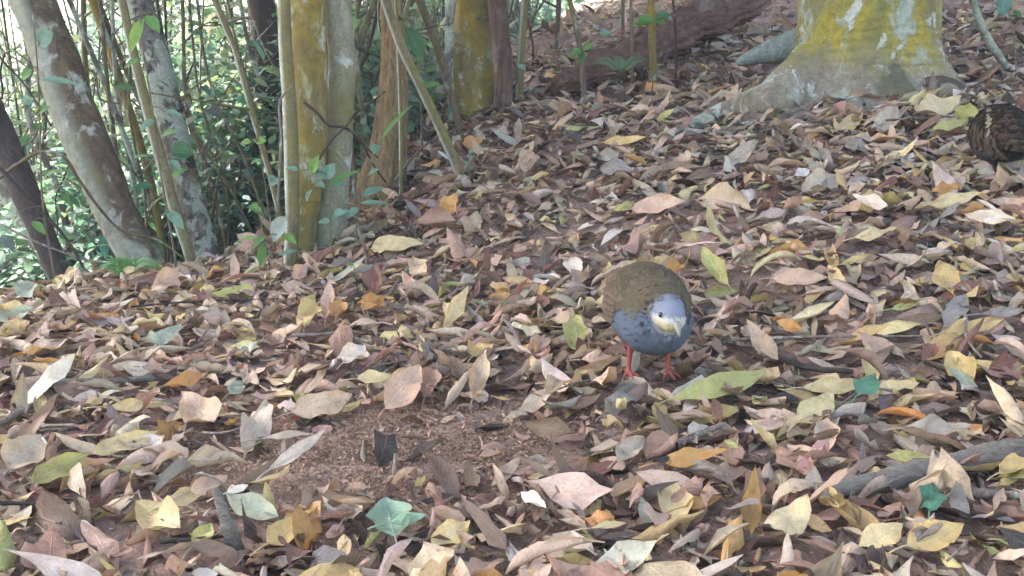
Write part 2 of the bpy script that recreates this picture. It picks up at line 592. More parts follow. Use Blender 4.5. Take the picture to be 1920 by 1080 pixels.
def leaf_cloud(C, size, n_up=.4, tint=(.08, .15, .06), var=.35, aspect=.42, droop=.3):
    """simple folded pointed leaves (four triangles each) at points C"""
    n = len(C)
    L = size * rng.uniform(.6, 1.25, n)
    Z = rng.normal(size=(n, 3))
    Z[:, 2] = np.abs(Z[:, 2]) + n_up * 3
    Z /= np.linalg.norm(Z, axis=1)[:, None]
    X = rng.normal(size=(n, 3))
    X[:, 2] -= droop
    X -= Z * (X * Z).sum(1)[:, None]
    X /= np.linalg.norm(X, axis=1)[:, None]
    Y = np.cross(Z, X)
    u = np.array([0, .3, .3, .65, .65, 1.0])
    v = np.array([0, .5, -.5, .42, -.42, 0])
    zz = np.array([0, .06, .06, .02, .02, -.12])
    off = (L[:, None, None]) * (u[None, :, None] * X[:, None] + aspect * v[None, :, None] * Y[:, None] + zz[None, :, None] * Z[:, None])
    V = (C[:, None] + off).reshape(-1, 3)
    base = np.array([(0, 2, 1, 1), (1, 2, 4, 3), (3, 4, 5, 5)])
    # triangles only, so that one array holds them
    tri = np.array([(0, 2, 1), (1, 2, 4), (1, 4, 3), (3, 4, 5)])
    F = (tri[None] + (np.arange(n) * 6)[:, None, None]).reshape(-1, 3)
    T = np.asarray(tint)[None] * (1 + var * rng.normal(size=(n, 1))).clip(.35, 2.0) * (1 + .12 * rng.normal(size=(n, 3)))
    T = np.repeat(T.clip(.01, .8), 6, 0)
    uv = np.zeros((n, 6, 3))
    uv[:, :, 0] = u
    uv[:, :, 1] = v * 2
    return V, F, T, uv.reshape(-1, 3)


# ------------------------------------------------------------------ ground
def axis(lo, hi, step, far):
    a = list(np.arange(lo, hi, step))
    d, x = step, hi
    while x < far:
        a.append(x)
        d *= 1.22
        x += d
    d, x = step, lo
    b = []
    while x > -far:
        d *= 1.22
        x -= d
        b.append(x)
    return np.array(b[::-1] + a)


gx_, gy_ = axis(-4.0, 5.0, .06, 75), axis(-.6, 9.5, .06, 75)
XX, YY = np.meshgrid(gx_, gy_, indexing='ij')
ZZ = G(XX, YY)
ZZ = ZZ + np.where((np.abs(XX) < 3) & (YY < 4), .006, .012) * rng.normal(size=ZZ.shape)
nx, ny = XX.shape
idx = np.arange(nx * ny).reshape(nx, ny)
FQ = np.stack([idx[:-1, :-1], idx[1:, :-1], idx[1:, 1:], idx[:-1, 1:]], -1).reshape(-1, 4)
gr = mesh_obj('ground', np.stack([XX, YY, ZZ], -1).reshape(-1, 3), FQ, M['soil'])
tag(gr, 'reddish brown forest soil bank falling away to one side', 'ground', kind='structure')

# ------------------------------------------------------------------ trees
SUNC = []


def trunk_path(trace, Ybase, Ytop, extend=4.5, root=True):
    """trace: (px, py, width px) from the foot upwards; distance runs from Ybase to Ytop over the trace"""
    n = len(trace)
    pts = []
    for i, (px, py, w) in enumerate(trace):
        f = (trace[0][1] - py) / max(1.0, trace[0][1] - trace[-1][1])
        Y = Ybase + (Ytop - Ybase) * f
        p = at(px, py, Y)
        pts.append((*p, .5 * w * Y / FPX))
    pts = np.array(pts)
    if root:
        p = pts[0].copy()
        gz = g1(p[0], p[1])
        if p[2] > gz - .03:
            d = pts[0] - pts[1]
            d = d / abs(d[2] + 1e-9) if abs(d[2]) > .02 else np.array([0, 0, -1, 0.])
            q = p + d * (p[2] - gz + .08) * np.array([.5, .5, 1, 0])
            q[2] = min(q[2], g1(q[0], q[1]) - .05)
            q[3] = p[3] * 1.12
            pts = np.vstack([q, pts])
    if extend > 0:
        d = pts[-1, :3] - pts[-2, :3]
        d /= np.linalg.norm(d)
        d = d * .75 + np.array([0, 0, .25])
        d /= d[2]
        top = pts[-1].copy()
        z0 = top[2]
        for k in (.35, .7, 1.0):
            q = top.copy()
            q[:3] = top[:3] + d * (extend - z0) * k
            q[3] = top[3] * (1 - .45 * k)
            pts = np.vstack([pts, q])
    return pts


def shade_crown_mesh(c, r, n, size, tint):  # leaf mass put overhead, out of view, to keep the sun off
    p = rng.normal(size=(n, 3))
    p /= np.linalg.norm(p, axis=1)[:, None]
    p *= rng.uniform(0, 1, (n, 1)) ** (1 / 3)
    p = np.asarray(c) + p * np.asarray(r)
    return leaf_cloud(p, size, .8, tint, .3, .55)


def tree(label, trace, Ybase, Ytop, mat, extend=4.5, shade_crown=None, amp=.08, segs=16, shape=None, name='forest_tree', limbs=0, cat='tree', rings=None,
         group=None):
    P = trunk_path(trace, Ybase, Ytop, extend)
    base = P[0, :3].copy()
    base[2] = g1(base[0], base[1])
    t = empty(name, base)
    tag(t, label, cat, group)
    n = rings or max(24, min(110, int(np.linalg.norm(np.diff(P[:, :3], axis=0), axis=1).sum() / .045)))
    S = spline(P, n)
    seed = random.random() * 50
    V, F = tube(S[:, :3], np.maximum(S[:, 3], .002), segs, amp, 7, seed, shape, True, amp * .6, 45)
    mesh_obj('trunk', V, F, M[mat], t, origin=base)
    top = S[-1, :3]
    if shade_crown:
        c, r, k, size = shade_crown
        for j in range(limbs):
            a = S[int(n * (.72 + .25 * j / max(1, limbs))), :3]
            e = np.asarray(c) + rng.uniform(-.7, .7, 3) * np.asarray(r)
            m = (a + e) / 2 + np.array([0, 0, .3])
            q = spline(np.array([(*a, S[-1, 3] * .8), (*m, S[-1, 3] * .5), (*e, .008)]), 14)
            V, F = tube(q[:, :3], q[:, 3], 7)
            mesh_obj('limb', V, F, M[mat], t, origin=base)
        V, F, T, uv = shade_crown_mesh(c, r, k, size, (.06, .12, .04))  # unseen crown, placed and sized to shade the near ground
        mesh_obj('shade_crown', V, F, M['shade_canopy'], t, T, uv, smooth=False, origin=base)
    return t


def flute(k=9, a=.16, flare=.0):
    ph = random.random() * 6
    return lambda th, f: 1 + a * np.abs(np.sin(k * .5 * th + ph + 1.2 * f)) - a * .5


# the leaning trees on the edge of the bank
tree('leaning brown tree trunk with pale lichen side at the edge of the bank', [(272, 505, 78), (232, 430, 74), (190, 330, 80), (148, 235, 82), (108, 120, 80), (62, 0, 80)],
     3.05, 3.35, 'bark_lean', 5.4, ((-4.0, 4.2, 5.0), (2.3, 2.4, .9), 14000, .2), limbs=3)
tree('leaning grey tree trunk with flaking patchy bark beside a slender olive stem', [(392, 492, 52), (365, 400, 50), (338, 290, 50), (312, 190, 50), (288, 90, 48), (262, 0, 44)],
     3.2, 3.5, 'bark_flaky', 4.6, amp=.13)
tree('slender olive stem leaning in front of the flaky grey trunk', [(358, 487, 22), (330, 400, 22), (305, 310, 22), (280, 220, 20), (256, 125, 18), (228, 0, 16)],
     3.02, 3.25, 'bark_olive', 3.5, amp=.06, segs=10)
tree('thin yellowish stem rising behind the leaning brown trunk', [(300, 435, 14), (285, 350, 15), (255, 245, 16), (228, 165, 16), (205, 90, 15), (172, 0, 15)],
     3.6, 3.9, 'bark_moss', 3.5, amp=.06, segs=10)
tree('pale olive stem standing against the yellow mossy trunk', [(543, 512, 26), (548, 430, 27), (547, 330, 28), (543, 200, 27), (536, 100, 25), (532, 0, 24)],
     2.80, 2.95, 'bark_olive', 3.5, amp=.06, segs=14)
tree('yellow mossy trunk between a pale olive stem and a grey green trunk', [(560, 470, 56), (568, 400, 58), (578, 330, 58), (583, 200, 62), (580, 100, 64), (576, 0, 64)],
     2.98, 3.1, 'bark_moss', 5.4, ((-1.6, 4.0, 5.6), (2.7, 3.0, .9), 17000, .2), limbs=3, amp=.05, segs=20)
tree('grey green trunk with round pale lichen spots beside the yellow mossy trunk', [(614, 452, 78), (620, 400, 66), (630, 300, 58), (638, 200, 50), (640, 100, 50), (632, 0, 50)],
     3.08, 3.2, 'bark_grey', 4.6, amp=.06, segs=20)
tree('fluted golden brown trunk with flared foot', [(706, 384, 100), (714, 345, 82), (727, 280, 64), (736, 200, 54), (738, 100, 44), (733, 0, 38)],
     3.55, 3.7, 'bark_fluted', 5.6, ((-.6, 6.6, 5.8), (2.8, 2.7, .9), 15000, .2), limbs=3, segs=36, shape=flute(11, .2), amp=.07)
tree('slanting thin olive stem crossing in front of the fluted trunk', [(868, 342, 20), (835, 262, 19), (790, 165, 18), (752, 85, 18), (722, 0, 17)],
     3.35, 3.3, 'bark_olive', 3.0, amp=.06, segs=10)
tree('slanting thin brown stem leaning beside the mossy stump-like trunk', [(862, 252, 12), (832, 130, 14), (810, 60, 15), (786, 0, 15)],
     4.1, 4.0, 'bark_brown', 3.2, amp=.06, segs=9)
tree('thick mossy trunk with yellow moss and a scaly grey foot', [(893, 232, 96), (888, 180, 88), (884, 110, 80), (886, 50, 80), (890, 0, 84)],
     4.6, 4.7, 'bark_moss', 5.8, ((-2.0, 9.3, 6.2), (4.6, 3.6, .9), 32000, .2), limbs=3, amp=.1, segs=24)  # its unseen crown is enlarged to block sun on the upper slope
tree('pale grey stem pressed against the thick mossy trunk', [(846, 190, 14), (842, 110, 16), (843, 50, 17), (846, 0, 17)], 4.5, 4.5, 'bark_lichen', 3.2, segs=9)
tree('brown grey trunk with ridged peeling bark beside the thick mossy trunk', [(944, 205, 36), (945, 130, 34), (938, 60, 34), (932, 0, 34)],
     4.45, 4.5, 'bark_red', 4.6, amp=.1, segs=20, shape=flute(7, .12))
tree('dark thick trunk behind the pale olive stem', [(520, 330, 52), (506, 200, 54), (498, 100, 52), (490, 0, 50)], 4.4, 4.6, 'bark_dark', 4.6, amp=.1)
tree('dark trunk leaning out of the bank at the end of the tree row', [(130, 560, 40), (80, 440, 46), (30, 320, 52), (-40, 160, 54)], 2.9, 3.1, 'bark_dark', 4.4, amp=.1)
tree('lichen spotted trunk low on the bank beside the dark leaning trunk', [(165, 610, 50), (90, 470, 50), (15, 350, 46), (-70, 210, 44)], 3.5, 3.7, 'bark_lichen', 4.4, amp=.1)

# the big buttressed tree on the uphill side
def big_shape(th, f):
    # buttress lobes that fade upward
    low = np.clip(1 - f * 7.5, 0, 1)
    return 1 + .20 * low ** 1.5 * (np.cos(3 * th + .6) + .5 * np.cos(5 * th + 1.0)) + .02 * np.sin(9 * th)


bt = empty('buttressed_tree', hit(1625, 200))
tag(bt, 'big buttressed tree with yellow moss and pale lichen patches on smooth bark', 'tree')
b0 = np.array(bt.location)
YB = 3.62
prof = [(1630, 260, 560), (1632, 215, 430), (1632, 180, 340), (1631, 140, 290), (1629, 100, 262), (1629, 60, 252), (1631, 0, 252)]
rows = [(*at(px, py, YB + .0), .5 * w * YB / FPX) for px, py, w in prof]
rows += [(rows[-1][0] + .02 * k, rows[-1][1] + .02 * k, rows[-1][2] + .9 * k, rows[-1][3] * (1 - .06 * k)) for k in (1, 2, 3, 4, 5)]
S0 = spline(np.array(rows), 900)
lo_ = S0[:, 2] < rows[6][2] + .1
S = np.vstack([S0[lo_][::1], S0[~lo_][::14]])


def big_tube():
    C, rad = S[:, :3], S[:, 3]
    segs = 96
    th = np.linspace(0, 2 * math.pi, segs, endpoint=False)
    V = np.zeros((len(C), segs, 3))
    for i in range(len(C)):
        h = C[i, 2] - rows[0][2]
        low = max(0.0, 1 - h / .34)
        lobes = 1 + .62 * low ** 2.2 * (np.maximum(0, np.cos(th - 3.55)) ** 6 + .55 * np.maximum(0, np.cos(th - 5.6)) ** 8 + .6 * np.maximum(0, np.cos(th - 1.5)) ** 6)
        r = rad[i] * lobes
        for k in range(segs):
            d = np.array([math.cos(th[k]), math.sin(th[k]), 0])
            p = C[i] + d * r[k]
            nz = mnoise.noise(Vector(p * 3.2))
            wr = max(0.0, 1 - abs(h - .27) / .2) * max(0, math.sin(-th[k]) + .55)
            warp = h * 105 + 3.2 * mnoise.noise(Vector((p[0] * 3, p[1] * 3, p[2] * 5)))
            ring = -abs(math.sin(warp)) ** 4 * .006 * wr * (.6 + .8 * mnoise.noise(Vector((p[0] * 6, p[1] * 6, p[2] * 14))))
            V[i, k] = C[i] + d * (r[k] * (1 + .05 * nz + .012 * mnoise.noise(Vector(p * 24))) + ring)
    F = []
    for i in range(len(C) - 1):
        for k in range(segs):
            k2 = (k + 1) % segs
            F.append((i * segs + k, i * segs + k2, (i + 1) * segs + k2, (i + 1) * segs + k))
    return V.reshape(-1, 3), np.array(F)


V, F = big_tube()
mesh_obj('trunk', V, F, M['bark_big'], bt, origin=b0)


def root(points, segs=14, amp=.12):
    q = spline(np.array(points), 40)
    V, F = tube(q[:, :3], q[:, 3], segs, amp, 10, 3.0, None, True, .05, 60)
    return V, F


def on(px, py, up, r):
    p = hit(px, py)
    return (p[0], p[1], p[2] + up, r)


pA = at(1520, 150, 3.5)
for rt, mt in (([(*at(1550, 105, 3.62), .10), (*at(1498, 158, 3.5), .098), (*at(1440, 194, 3.38), .072), on(1375, 216, .014, .05), on(1310, 240, .010, .033), on(1235, 265, -.006, .018), on(1170, 290, -.03, .01)], 'bark_big'),
               ([(*at(1530, 70, 3.95), .07), (*at(1470, 92, 3.98), .055), (*at(1420, 103, 3.98), .035), (*at(1382, 118, 3.98), .014)], 'bark_teal'),
               ([(*at(1740, 150, 3.6), .07), on(1785, 190, .0, .04), on(1830, 215, -.02, .02)], 'bark_big'),
               ([(*at(1600, 195, 3.4), .05), on(1590, 232, -.01, .035), on(1560, 262, -.025, .02)], 'bark_big')):
    V, F = root(rt)
    mesh_obj('root', V, F, M[mt], bt, origin=b0)
for e in ((3.5, 2.5, 6.0), (0.6, 3.0, 6.2), (2.5, 6.0, 6.3)):
    q = spline(np.array([(*S[-40, :3], .12), ((S[-1, 0] + e[0]) / 2, (S[-1, 1] + e[1]) / 2, 5.4, .08), (*e, .02)]), 16)
    V, F = tube(q[:, :3], q[:, 3], 8)
    mesh_obj('limb', V, F, M['bark_big'], bt, origin=b0)
V, F, T, uv = shade_crown_mesh((1.9, 4.2, 6.2), (3.9, 4.2, 1.0), 30000, .21, (.06, .12, .04))  # out-of-view leaf mass added to shade the litter slope
mesh_obj('shade_crown', V, F, M['shade_canopy'], bt, T, uv, smooth=False, origin=b0)


# ------------------------------------------------------------------ slender saplings, traced
def sapling(label, trace, Yb, Yt, mat='stem', leaves=0, group=None, twigs=2, name='sapling', extend=2.6, lsize=.055, tint=(.10, .24, .12)):
    P = trunk_path(trace, Yb, Yt, extend)
    base = P[0, :3].copy()
    t = empty(name, base)
    tag(t, label, 'sapling', group)
    n = 26
    S = spline(P, n)
    V, F = tube(S[:, :3], np.maximum(S[:, 3], .0012), 7, .12, 9, random.random() * 9)
    mesh_obj('stem', V, F, M[mat], t, origin=base)
    tips = []
    for j in range(twigs):
        k = rng.integers(4, n - 4)
        a = S[k, :3]
        d = np.array([rng.normal(), rng.normal() * .6, rng.uniform(.1, .9)])
        d = d / np.linalg.norm(d) * rng.uniform(.15, .45)
        e = a + d
        m = (a + e) / 2 + rng.normal(size=3) * .03
        q = spline(np.array([(*a, S[k, 3] * .5), (*m, S[k, 3] * .35), (*e, .0012)]), 10)
        V, F = tube(q[:, :3], np.maximum(q[:, 3], .001), 5)
        mesh_obj('twig', V, F, M[mat], t, origin=base)
        tips += [q[i, :3] for i in (4, 6, 8, 9)]
    if leaves and tips:
        C = np.array([tips[rng.integers(len(tips))] + rng.normal(size=3) * .03 for _ in range(leaves)])
        V, F, T, uv = leaf_cloud(C, lsize, .3, tint, .3)
        mesh_obj('foliage', V, F, M['green'], t, T, uv, smooth=False, origin=base)
    return t


sapling('slender pale brown stem leaning beside the dark thick trunk', [(522, 392, 12), (472, 205, 13), (441, 92, 13), (402, 0, 12)], 3.4, 3.6, 'bark_olive', 14)
sapling('thin olive stem with a green leaf next to the ridged brown trunk', [(974, 165, 15), (979, 75, 15), (985, 0, 14)], 4.5, 4.5, 'bark_olive', 6)
sapling('short brown stem rising from the litter above the rotten log end', [(1044, 85, 9), (1048, 0, 10)], 5.6, 5.6, 'bark_brown', 0)
sapling('thin stem with drooping green leaves in front of the rotten log', [(1096, 185, 11), (1085, 75, 10), (1068, 0, 10)], 4.2, 4.2, 'stem', 16, lsize=.07)
sapling('straight mossy green stem standing in front of the rotten log', [(1224, 135, 15), (1223, 70, 14), (1221, 0, 13)], 4.3, 4.3, 'bark_moss', 10, lsize=.08)
sapling('thin grey stem rising beside the straight mossy stem', [(1186, 140, 6), (1183, 0, 6)], 4.4, 4.4, 'stem', 0)
sapling('thin dark stem in front of the upper rotten log', [(1268, 118, 5), (1264, 20, 5), (1258, -30, 5)], 4.4, 4.4, 'bark_dark', 0)
sapling('pale stem next to the thin grey stem uphill of the rotten log', [(1168, 80, 7), (1168, 0, 7)], 5.8, 5.8, 'stem', 0)
sapling('lichen covered branch leaning down beyond the big tree', [(1908, 155, 10), (1855, 82, 16), (1836, 40, 14), (1822, -5, 13)], 3.6, 3.5, 'bark_lichen', 0)
sapling('dark forked stem on the slope above the rotten log', [(1368, 40, 16), (1362, 0, 16)], 6.3, 6.3, 'bark_dark', 0)
sapling('leafless thin stem between the fluted trunk and the slanting stem', [(752, 360, 8), (752, 250, 8), (748, 120, 7), (742, 0, 6)], 3.4, 3.4, 'bark_olive', 0)

# random thin stems on the slope below the edge
PLACE = [(90, 'beyond the dark leaning trunk'), (210, 'behind the leaning brown trunk'), (330, 'behind the flaky grey trunk'), (430, 'between flaky grey and dark thick trunks'),
         (520, 'behind the dark thick trunk'), (640, 'behind the yellow mossy trunk'), (760, 'behind the fluted golden brown trunk'), (850, 'behind the slanting thin stems'), (9999, 'behind the thick mossy trunk')]


def place(px):
    return next(p for lim, p in PLACE if px < lim)


LOOK = {'stem': 'thin grey brown', 'bark_brown': 'thin dull brown', 'bark_dark': 'thin blackish', 'bark_lichen': 'thin lichen spotted', 'bark_olive': 'thin pale olive'}
for i in range(190):
    px = rng.uniform(-120, 940) if i < 140 else rng.uniform(600, 1010)
    Y = rng.uniform(3.3, 7.5)
    if px > 700:
        Y = rng.uniform(5.2, 9)
    lean = rng.uniform(-.05, .55) if px < 520 else rng.normal() * .18
    w = rng.choice([4, 5, 6, 7, 8, 10, 13]) * 4.0 / Y
    pyb = 480 if px < 520 else (380 if px < 720 else 250)
    pyb += rng.uniform(-20, 60)
    j = rng.normal(size=4) * 10
    tr = [(px, pyb, w), (px - lean * 130 + j[0], pyb - 150, w * .95), (px - lean * 300 + j[1], pyb - 300, w * .9), (px - lean * 420 + j[2], pyb - 470, w * .8)]
    bk = str(rng.choice(['stem', 'stem', 'bark_brown', 'bark_dark', 'bark_lichen', 'bark_olive']))
    nl = int(rng.integers(0, 26))
    sapling(LOOK[bk] + (' leafy' if nl > 12 else ' bare') + ' sapling stem ' + place(px), tr, Y, Y * rng.uniform(.98, 1.1), bk, nl,
            'thin stems in the thicket below the bank', 3, lsize=.05)


# vines and hanging twigs
def vine(label, trace, Y, r, mat='twig', group=None, name='vine'):
    if isinstance(Y, (int, float)):
        Y = [Y] * len(trace)
    P = np.array([(*at(px, py, y), r * (1 - .4 * k / len(trace))) for k, ((px, py), y) in enumerate(zip(trace, Y))])
    b = P[0, :3]
    q = spline(P, 46)
    V, F = tube(q[:, :3], q[:, 3], 6, .2, 25, random.random() * 9)
    o = mesh_obj(name, V, F, M[mat], origin=b)
    return tag(o, label, 'vine', group)


vine('arched brown vine looping over the leaning brown trunk', [(-20, 350), (30, 310), (80, 285), (110, 288), (150, 340), (190, 395), (225, 430), (300, 452), (345, 485)], [2.9, 2.9, 2.9, 2.9, 2.9, 2.92, 2.95, 2.98, 3.0], .006, 'bark_brown')
vine('thin dark vine running down beside the leaning brown trunk', [(-10, 305), (60, 380), (110, 430), (150, 490), (165, 520)], 2.8, .006, 'bark_dark')
vine('fine pale vine crossing the foot of the leaning trunk', [(0, 420), (60, 450), (110, 470), (170, 490), (230, 490)], 2.8, .0035, 'twig')
vine('dark crooked twig slanting across the grey green trunk', [(570, 192), (598, 215), (612, 232), (648, 240), (676, 262), (690, 290), (706, 318), (724, 342)], [2.9, 2.9, 2.9, 2.91, 2.92, 2.94, 2.97, 3.0], .0045, 'bark_dark')
vine('pair of dark twigs crossing in front of the grey green trunk', [(598, 300), (622, 262), (645, 240), (668, 212), (690, 196), (722, 172)], [2.88, 2.88, 2.9, 2.93, 2.95, 3.0], .0038, 'bark_dark')
vine('thin twig standing against the pale olive stem', [(520, 400), (527, 250), (527, 185), (548, 160)], 2.75, .004, 'twig')
vine('pale hooked twig over the fluted trunk foot', [(735, 345), (770, 300), (800, 270), (860, 240)], 3.5, .005, 'bark_brown')
gv = 'fine twig tangled among the stems below the bank edge'
for i in range(120):
    px, py = rng.uniform(-40, 880), rng.uniform(10, 470)
    if px > 620 and py > 330:
        continue
    Y = rng.uniform(3.3, 5.5) if px < 700 else rng.uniform(4.8, 7)
    a = rng.normal() * .5 + (1.1 if rng.random() < .6 else -.9)
    l = rng.uniform(80, 230)
    tr = []
    for k in range(5):
        tr.append((px + l * (k / 4 - .5) * math.cos(a) + rng.normal() * 9, py + l * (k / 4 - .5) * math.sin(a) + rng.normal() * 9))
    bk = str(rng.choice(['twig', 'bark_dark', 'bark_brown']))
    vine({'twig': 'fine pale', 'bark_dark': 'fine blackish', 'bark_brown': 'fine brown'}[bk] + ' twig tangled among stems ' + place(px), tr, Y, rng.uniform(.0025, .0055), bk, 'fine twigs tangled among the stems', 'thicket_twig')


# ------------------------------------------------------------------ shrubs on the slope, lit by the sun
def shrub(x, y, h, r, n, size, tint, label, group=None):
    z = g1(x, y)
    t = empty('shrub', (x, y, z))
    tag(t, label, 'shrub', group)
    mb = MB()
    tips = []
    for j in range(7):
        a = rng.uniform(0, 6.28)
        e = np.array([x + r * math.cos(a) * rng.uniform(.2, .8), y + r * math.sin(a) * rng.uniform(.2, .8), z + h * rng.uniform(.55, 1.0)])
        m = np.array([x + (e[0] - x) * .35, y + (e[1] - y) * .35, z + (e[2] - z) * .55])
        q = spline(np.array([(x, y, z - .05, .014), (*m, .009), (*e, .003)]), 10)
        mb.add(tube(q[:, :3], q[:, 3], 5))
        tips += [q[k, :3] for k in (4, 6, 7, 8, 9)]
    mb.build('branches', M['stem'], t, origin=(x, y, z))
    cl = []
    for k in range(34):
        a = tips[rng.integers(len(tips))]
        c = a + rng.normal(size=3) * np.array([r * .28, r * .28, h * .10])
        m = n // 34
        cl.append(c + rng.normal(size=(m, 3)) * rng.uniform(.07, .17))
    V, F, T, uv = leaf_cloud(np.vstack(cl), size, .35, tint, .3)
    o = mesh_obj('foliage', V, F, M['green'], t, T, uv, smooth=False, origin=(x, y, z))
    return t


SH = [((.13, .27, .20), 'mid green'), ((.19, .34, .28), 'pale teal green'), ((.09, .21, .16), 'deep green'), ((.22, .33, .22), 'yellowish green')]
cnt = 0
for i in range(400):
    if cnt >= 92:
        break
    Y = 3.7 + 9 * rng.random() ** 1.4
    px = rng.uniform(-190, 1020)
    if px > 700 and Y < 6.5:
        Y += 4
    x = at(px, 300, Y)[0]
    s_ = float(crest_s(np.array([x]), np.array([Y]))[0])
    if s_ < .5:
        continue
    cnt += 1
    top = rng.uniform(-.7, .5) if Y < 5 else rng.uniform(-.6, .7 + .11 * Y)
    h = max(.8, top - g1(x, Y))
    tint, look = SH[rng.integers(4)]
    dist_ = 'near the bank' if Y < 5.5 else ('on the middle slope' if Y < 8.5 else 'far down')
    shrub(x, Y, h, rng.uniform(.55, 1.05), 1700, .046 + .0085 * Y, tint, look + ' leafy shrub ' + dist_ + ' ' + place(px), 'shrubs on the slope')

# low growth covering the slope: one mass
n = 60000
ux = rng.uniform(-16, 3, n)
uy = rng.uniform(2.5, 30, n)
us = crest_s(ux, uy)
m = (us > .9) & (np.abs(ux / uy) < .9)
ux, uy = ux[m], uy[m]
hh = (.25 + .55 * (np.sin(ux * 2.1 + 1) * np.sin(uy * 1.7) * .5 + .5) + .02 * uy) * rng.uniform(.05, 1, len(ux))
V, F, T, uv = leaf_cloud(np.c_[ux, uy, G(ux, uy) + hh], .10, .5, (.13, .25, .18), .35, .5)
V = V.reshape(-1, 6, 3)
V = V[:, :1] + (V - V[:, :1]) * (.6 + .09 * uy.clip(3, 25))[:, None, None]
o = mesh_obj('undergrowth', V.reshape(-1, 3), F, M['green'], None, T, uv, smooth=False)
tag(o, 'low sunlit undergrowth covering the slope below the bank', 'undergrowth', kind='stuff')

# the far wooded slope: one mass
n = 60000
fx = rng.uniform(-55, 14, n)
fy = rng.uniform(9, 64, n)
s = crest_s(fx, fy)
m = s > 2.0
fx, fy = fx[m], fy[m]
ok = np.abs(fx / fy) < .95
fx, fy = fx[ok], fy[ok]
cz = G(fx, fy)
tall = 3.9 + 2.4 * np.sin(fx * .7 + 1) * np.sin(fy * .55) + 1.4 * np.sin(fx * 1.9) * np.sin(fy * 1.4 + 2)
C = np.c_[fx, fy, cz + tall.clip(.4) * rng.uniform(.15, 1, len(fx)) ** .5]
V, F, T, uv = leaf_cloud(C, .34, .5, (.15, .26, .19), .35, .6)
ff = mesh_obj('far_forest', V, F, M['green'], None, T, uv, smooth=False)
tag(ff, 'pale sunlit mass of forest foliage across the valley', 'forest', kind='stuff')

# ------------------------------------------------------------------ logs and sticks
AX = []       # centre lines of the individually built leaves and sticks


def stick(label, trace, r, mat='twig', name='twig', cat='twig', lift=.02, segs=9, amp=.18, group=None, taper=.6, ends=None):
    P = []
    for k, (px, py) in enumerate(trace):
        p = hit(px, py, lift if ends is None else ends[k])
        rr = r * (1 - (1 - taper) * k / (len(trace) - 1))
        P.append((*p, rr))
    P = np.array(P)
    b = P[0, :3]
    for k in range(len(P) - 1):
        AX.append((P[k, :3], P[k + 1, :3], 2.6 * r + (.05 if r > .015 else 0)))
    q = spline(P, 48)
    V, F = tube(q[:, :3], q[:, 3], segs, amp, 22, random.random() * 9, None, True, amp * .7, 120)
    o = mesh_obj(name, V, F, M[mat], origin=b)
    return tag(o, label, cat, group)


stick('thick weathered grey branch lying on the litter beside a round green leaf', [(1990, 835), (1900, 850), (1800, 866), (1700, 892), (1600, 912), (1530, 924)], .0185, 'bark_log', 'fallen_branch', 'branch', .027, 24, .34, taper=.72)
stick('straight pale stick lying under the thick grey branch', [(1770, 920), (1850, 926), (1960, 932)], .008, 'twig', 'fallen_stick', 'stick', .02)
stick('dark bent stick under a pale tapering leaf', [(1460, 672), (1520, 690), (1600, 696)], .007, 'bark_dark', 'fallen_stick', 'stick', .03)
stick('long pale stick half buried under yellow leaves', [(70, 720), (180, 716), (330, 706)], .009, 'bark_log', 'fallen_stick', 'stick', .028)
stick('thin stick slanting out of the litter beside the long pale stick', [(0, 795), (60, 760), (110, 742)], .006, 'twig', 'fallen_stick', 'stick', .025)
stick('pale straight twig across the litter beyond the bird', [(1370, 637), (1500, 632), (1730, 630)], .0035, 'twig', 'fallen_stick', 'stick', .04)
stick('white forked twig lying on brown leaves', [(548, 628), (610, 626), (640, 620), (676, 604)], .004, 'twig', 'fallen_stick', 'stick', .035)
stick('pale branching twig pointing away from the white forked twig', [(640, 622), (690, 648), (750, 664)], .0035, 'twig', 'fallen_stick', 'stick', .035)
stick('broken grey stick standing up out of the litter', [(448, 1045), (425, 980), (404, 915)], .009, 'bark_log', 'fallen_stick', 'stick', .02, ends=[.0, .05, .085])
stick('grey twig propped up near the orange leaf', [(715, 570), (745, 530), (765, 500)], .006, 'twig', 'fallen_stick', 'stick', .03, ends=[.01, .04, .06])
stick('thin stick poking from the soil patch', [(738, 905), (742, 850)], .004, 'twig', 'fallen_stick', 'stick', .02, ends=[.0, .035])
stick('long fine twig along the edge of the litter bank', [(245, 575), (350, 566), (520, 560)], .0028, 'bark_dark', 'fallen_stick', 'stick', .04)
stick('curved twig arching over yellow leaves', [(1810, 590), (1816, 640), (1840, 670)], .003, 'twig', 'fallen_stick', 'stick', .045)
stick('curved grey twig below a pale leaf', [(1250, 845), (1310, 815), (1360, 795)], .007, 'twig', 'fallen_stick', 'stick', .025)
stick('slanting dry twig leaning by the second bird', [(1790, 240), (1710, 220), (1640, 215)], .005, 'twig', 'fallen_stick', 'stick', .02)
stick('dark upright twig with red brown bark beside the seedling', [(690, 535), (687, 480), (670, 425)], .007, 'bark_red', 'fallen_stick', 'stick', .02, ends=[0, .06, .12])
stick('thin dark twig lying beside a grey standing leaf', [(0, 943), (60, 944), (130, 942)], .003, 'bark_dark', 'fallen_stick', 'stick', .03)
stick('long twig among leaves under the stick', [(300, 1015), (350, 1012), (420, 1005)], .003, 'bark_dark', 'fallen_stick', 'stick', .03)

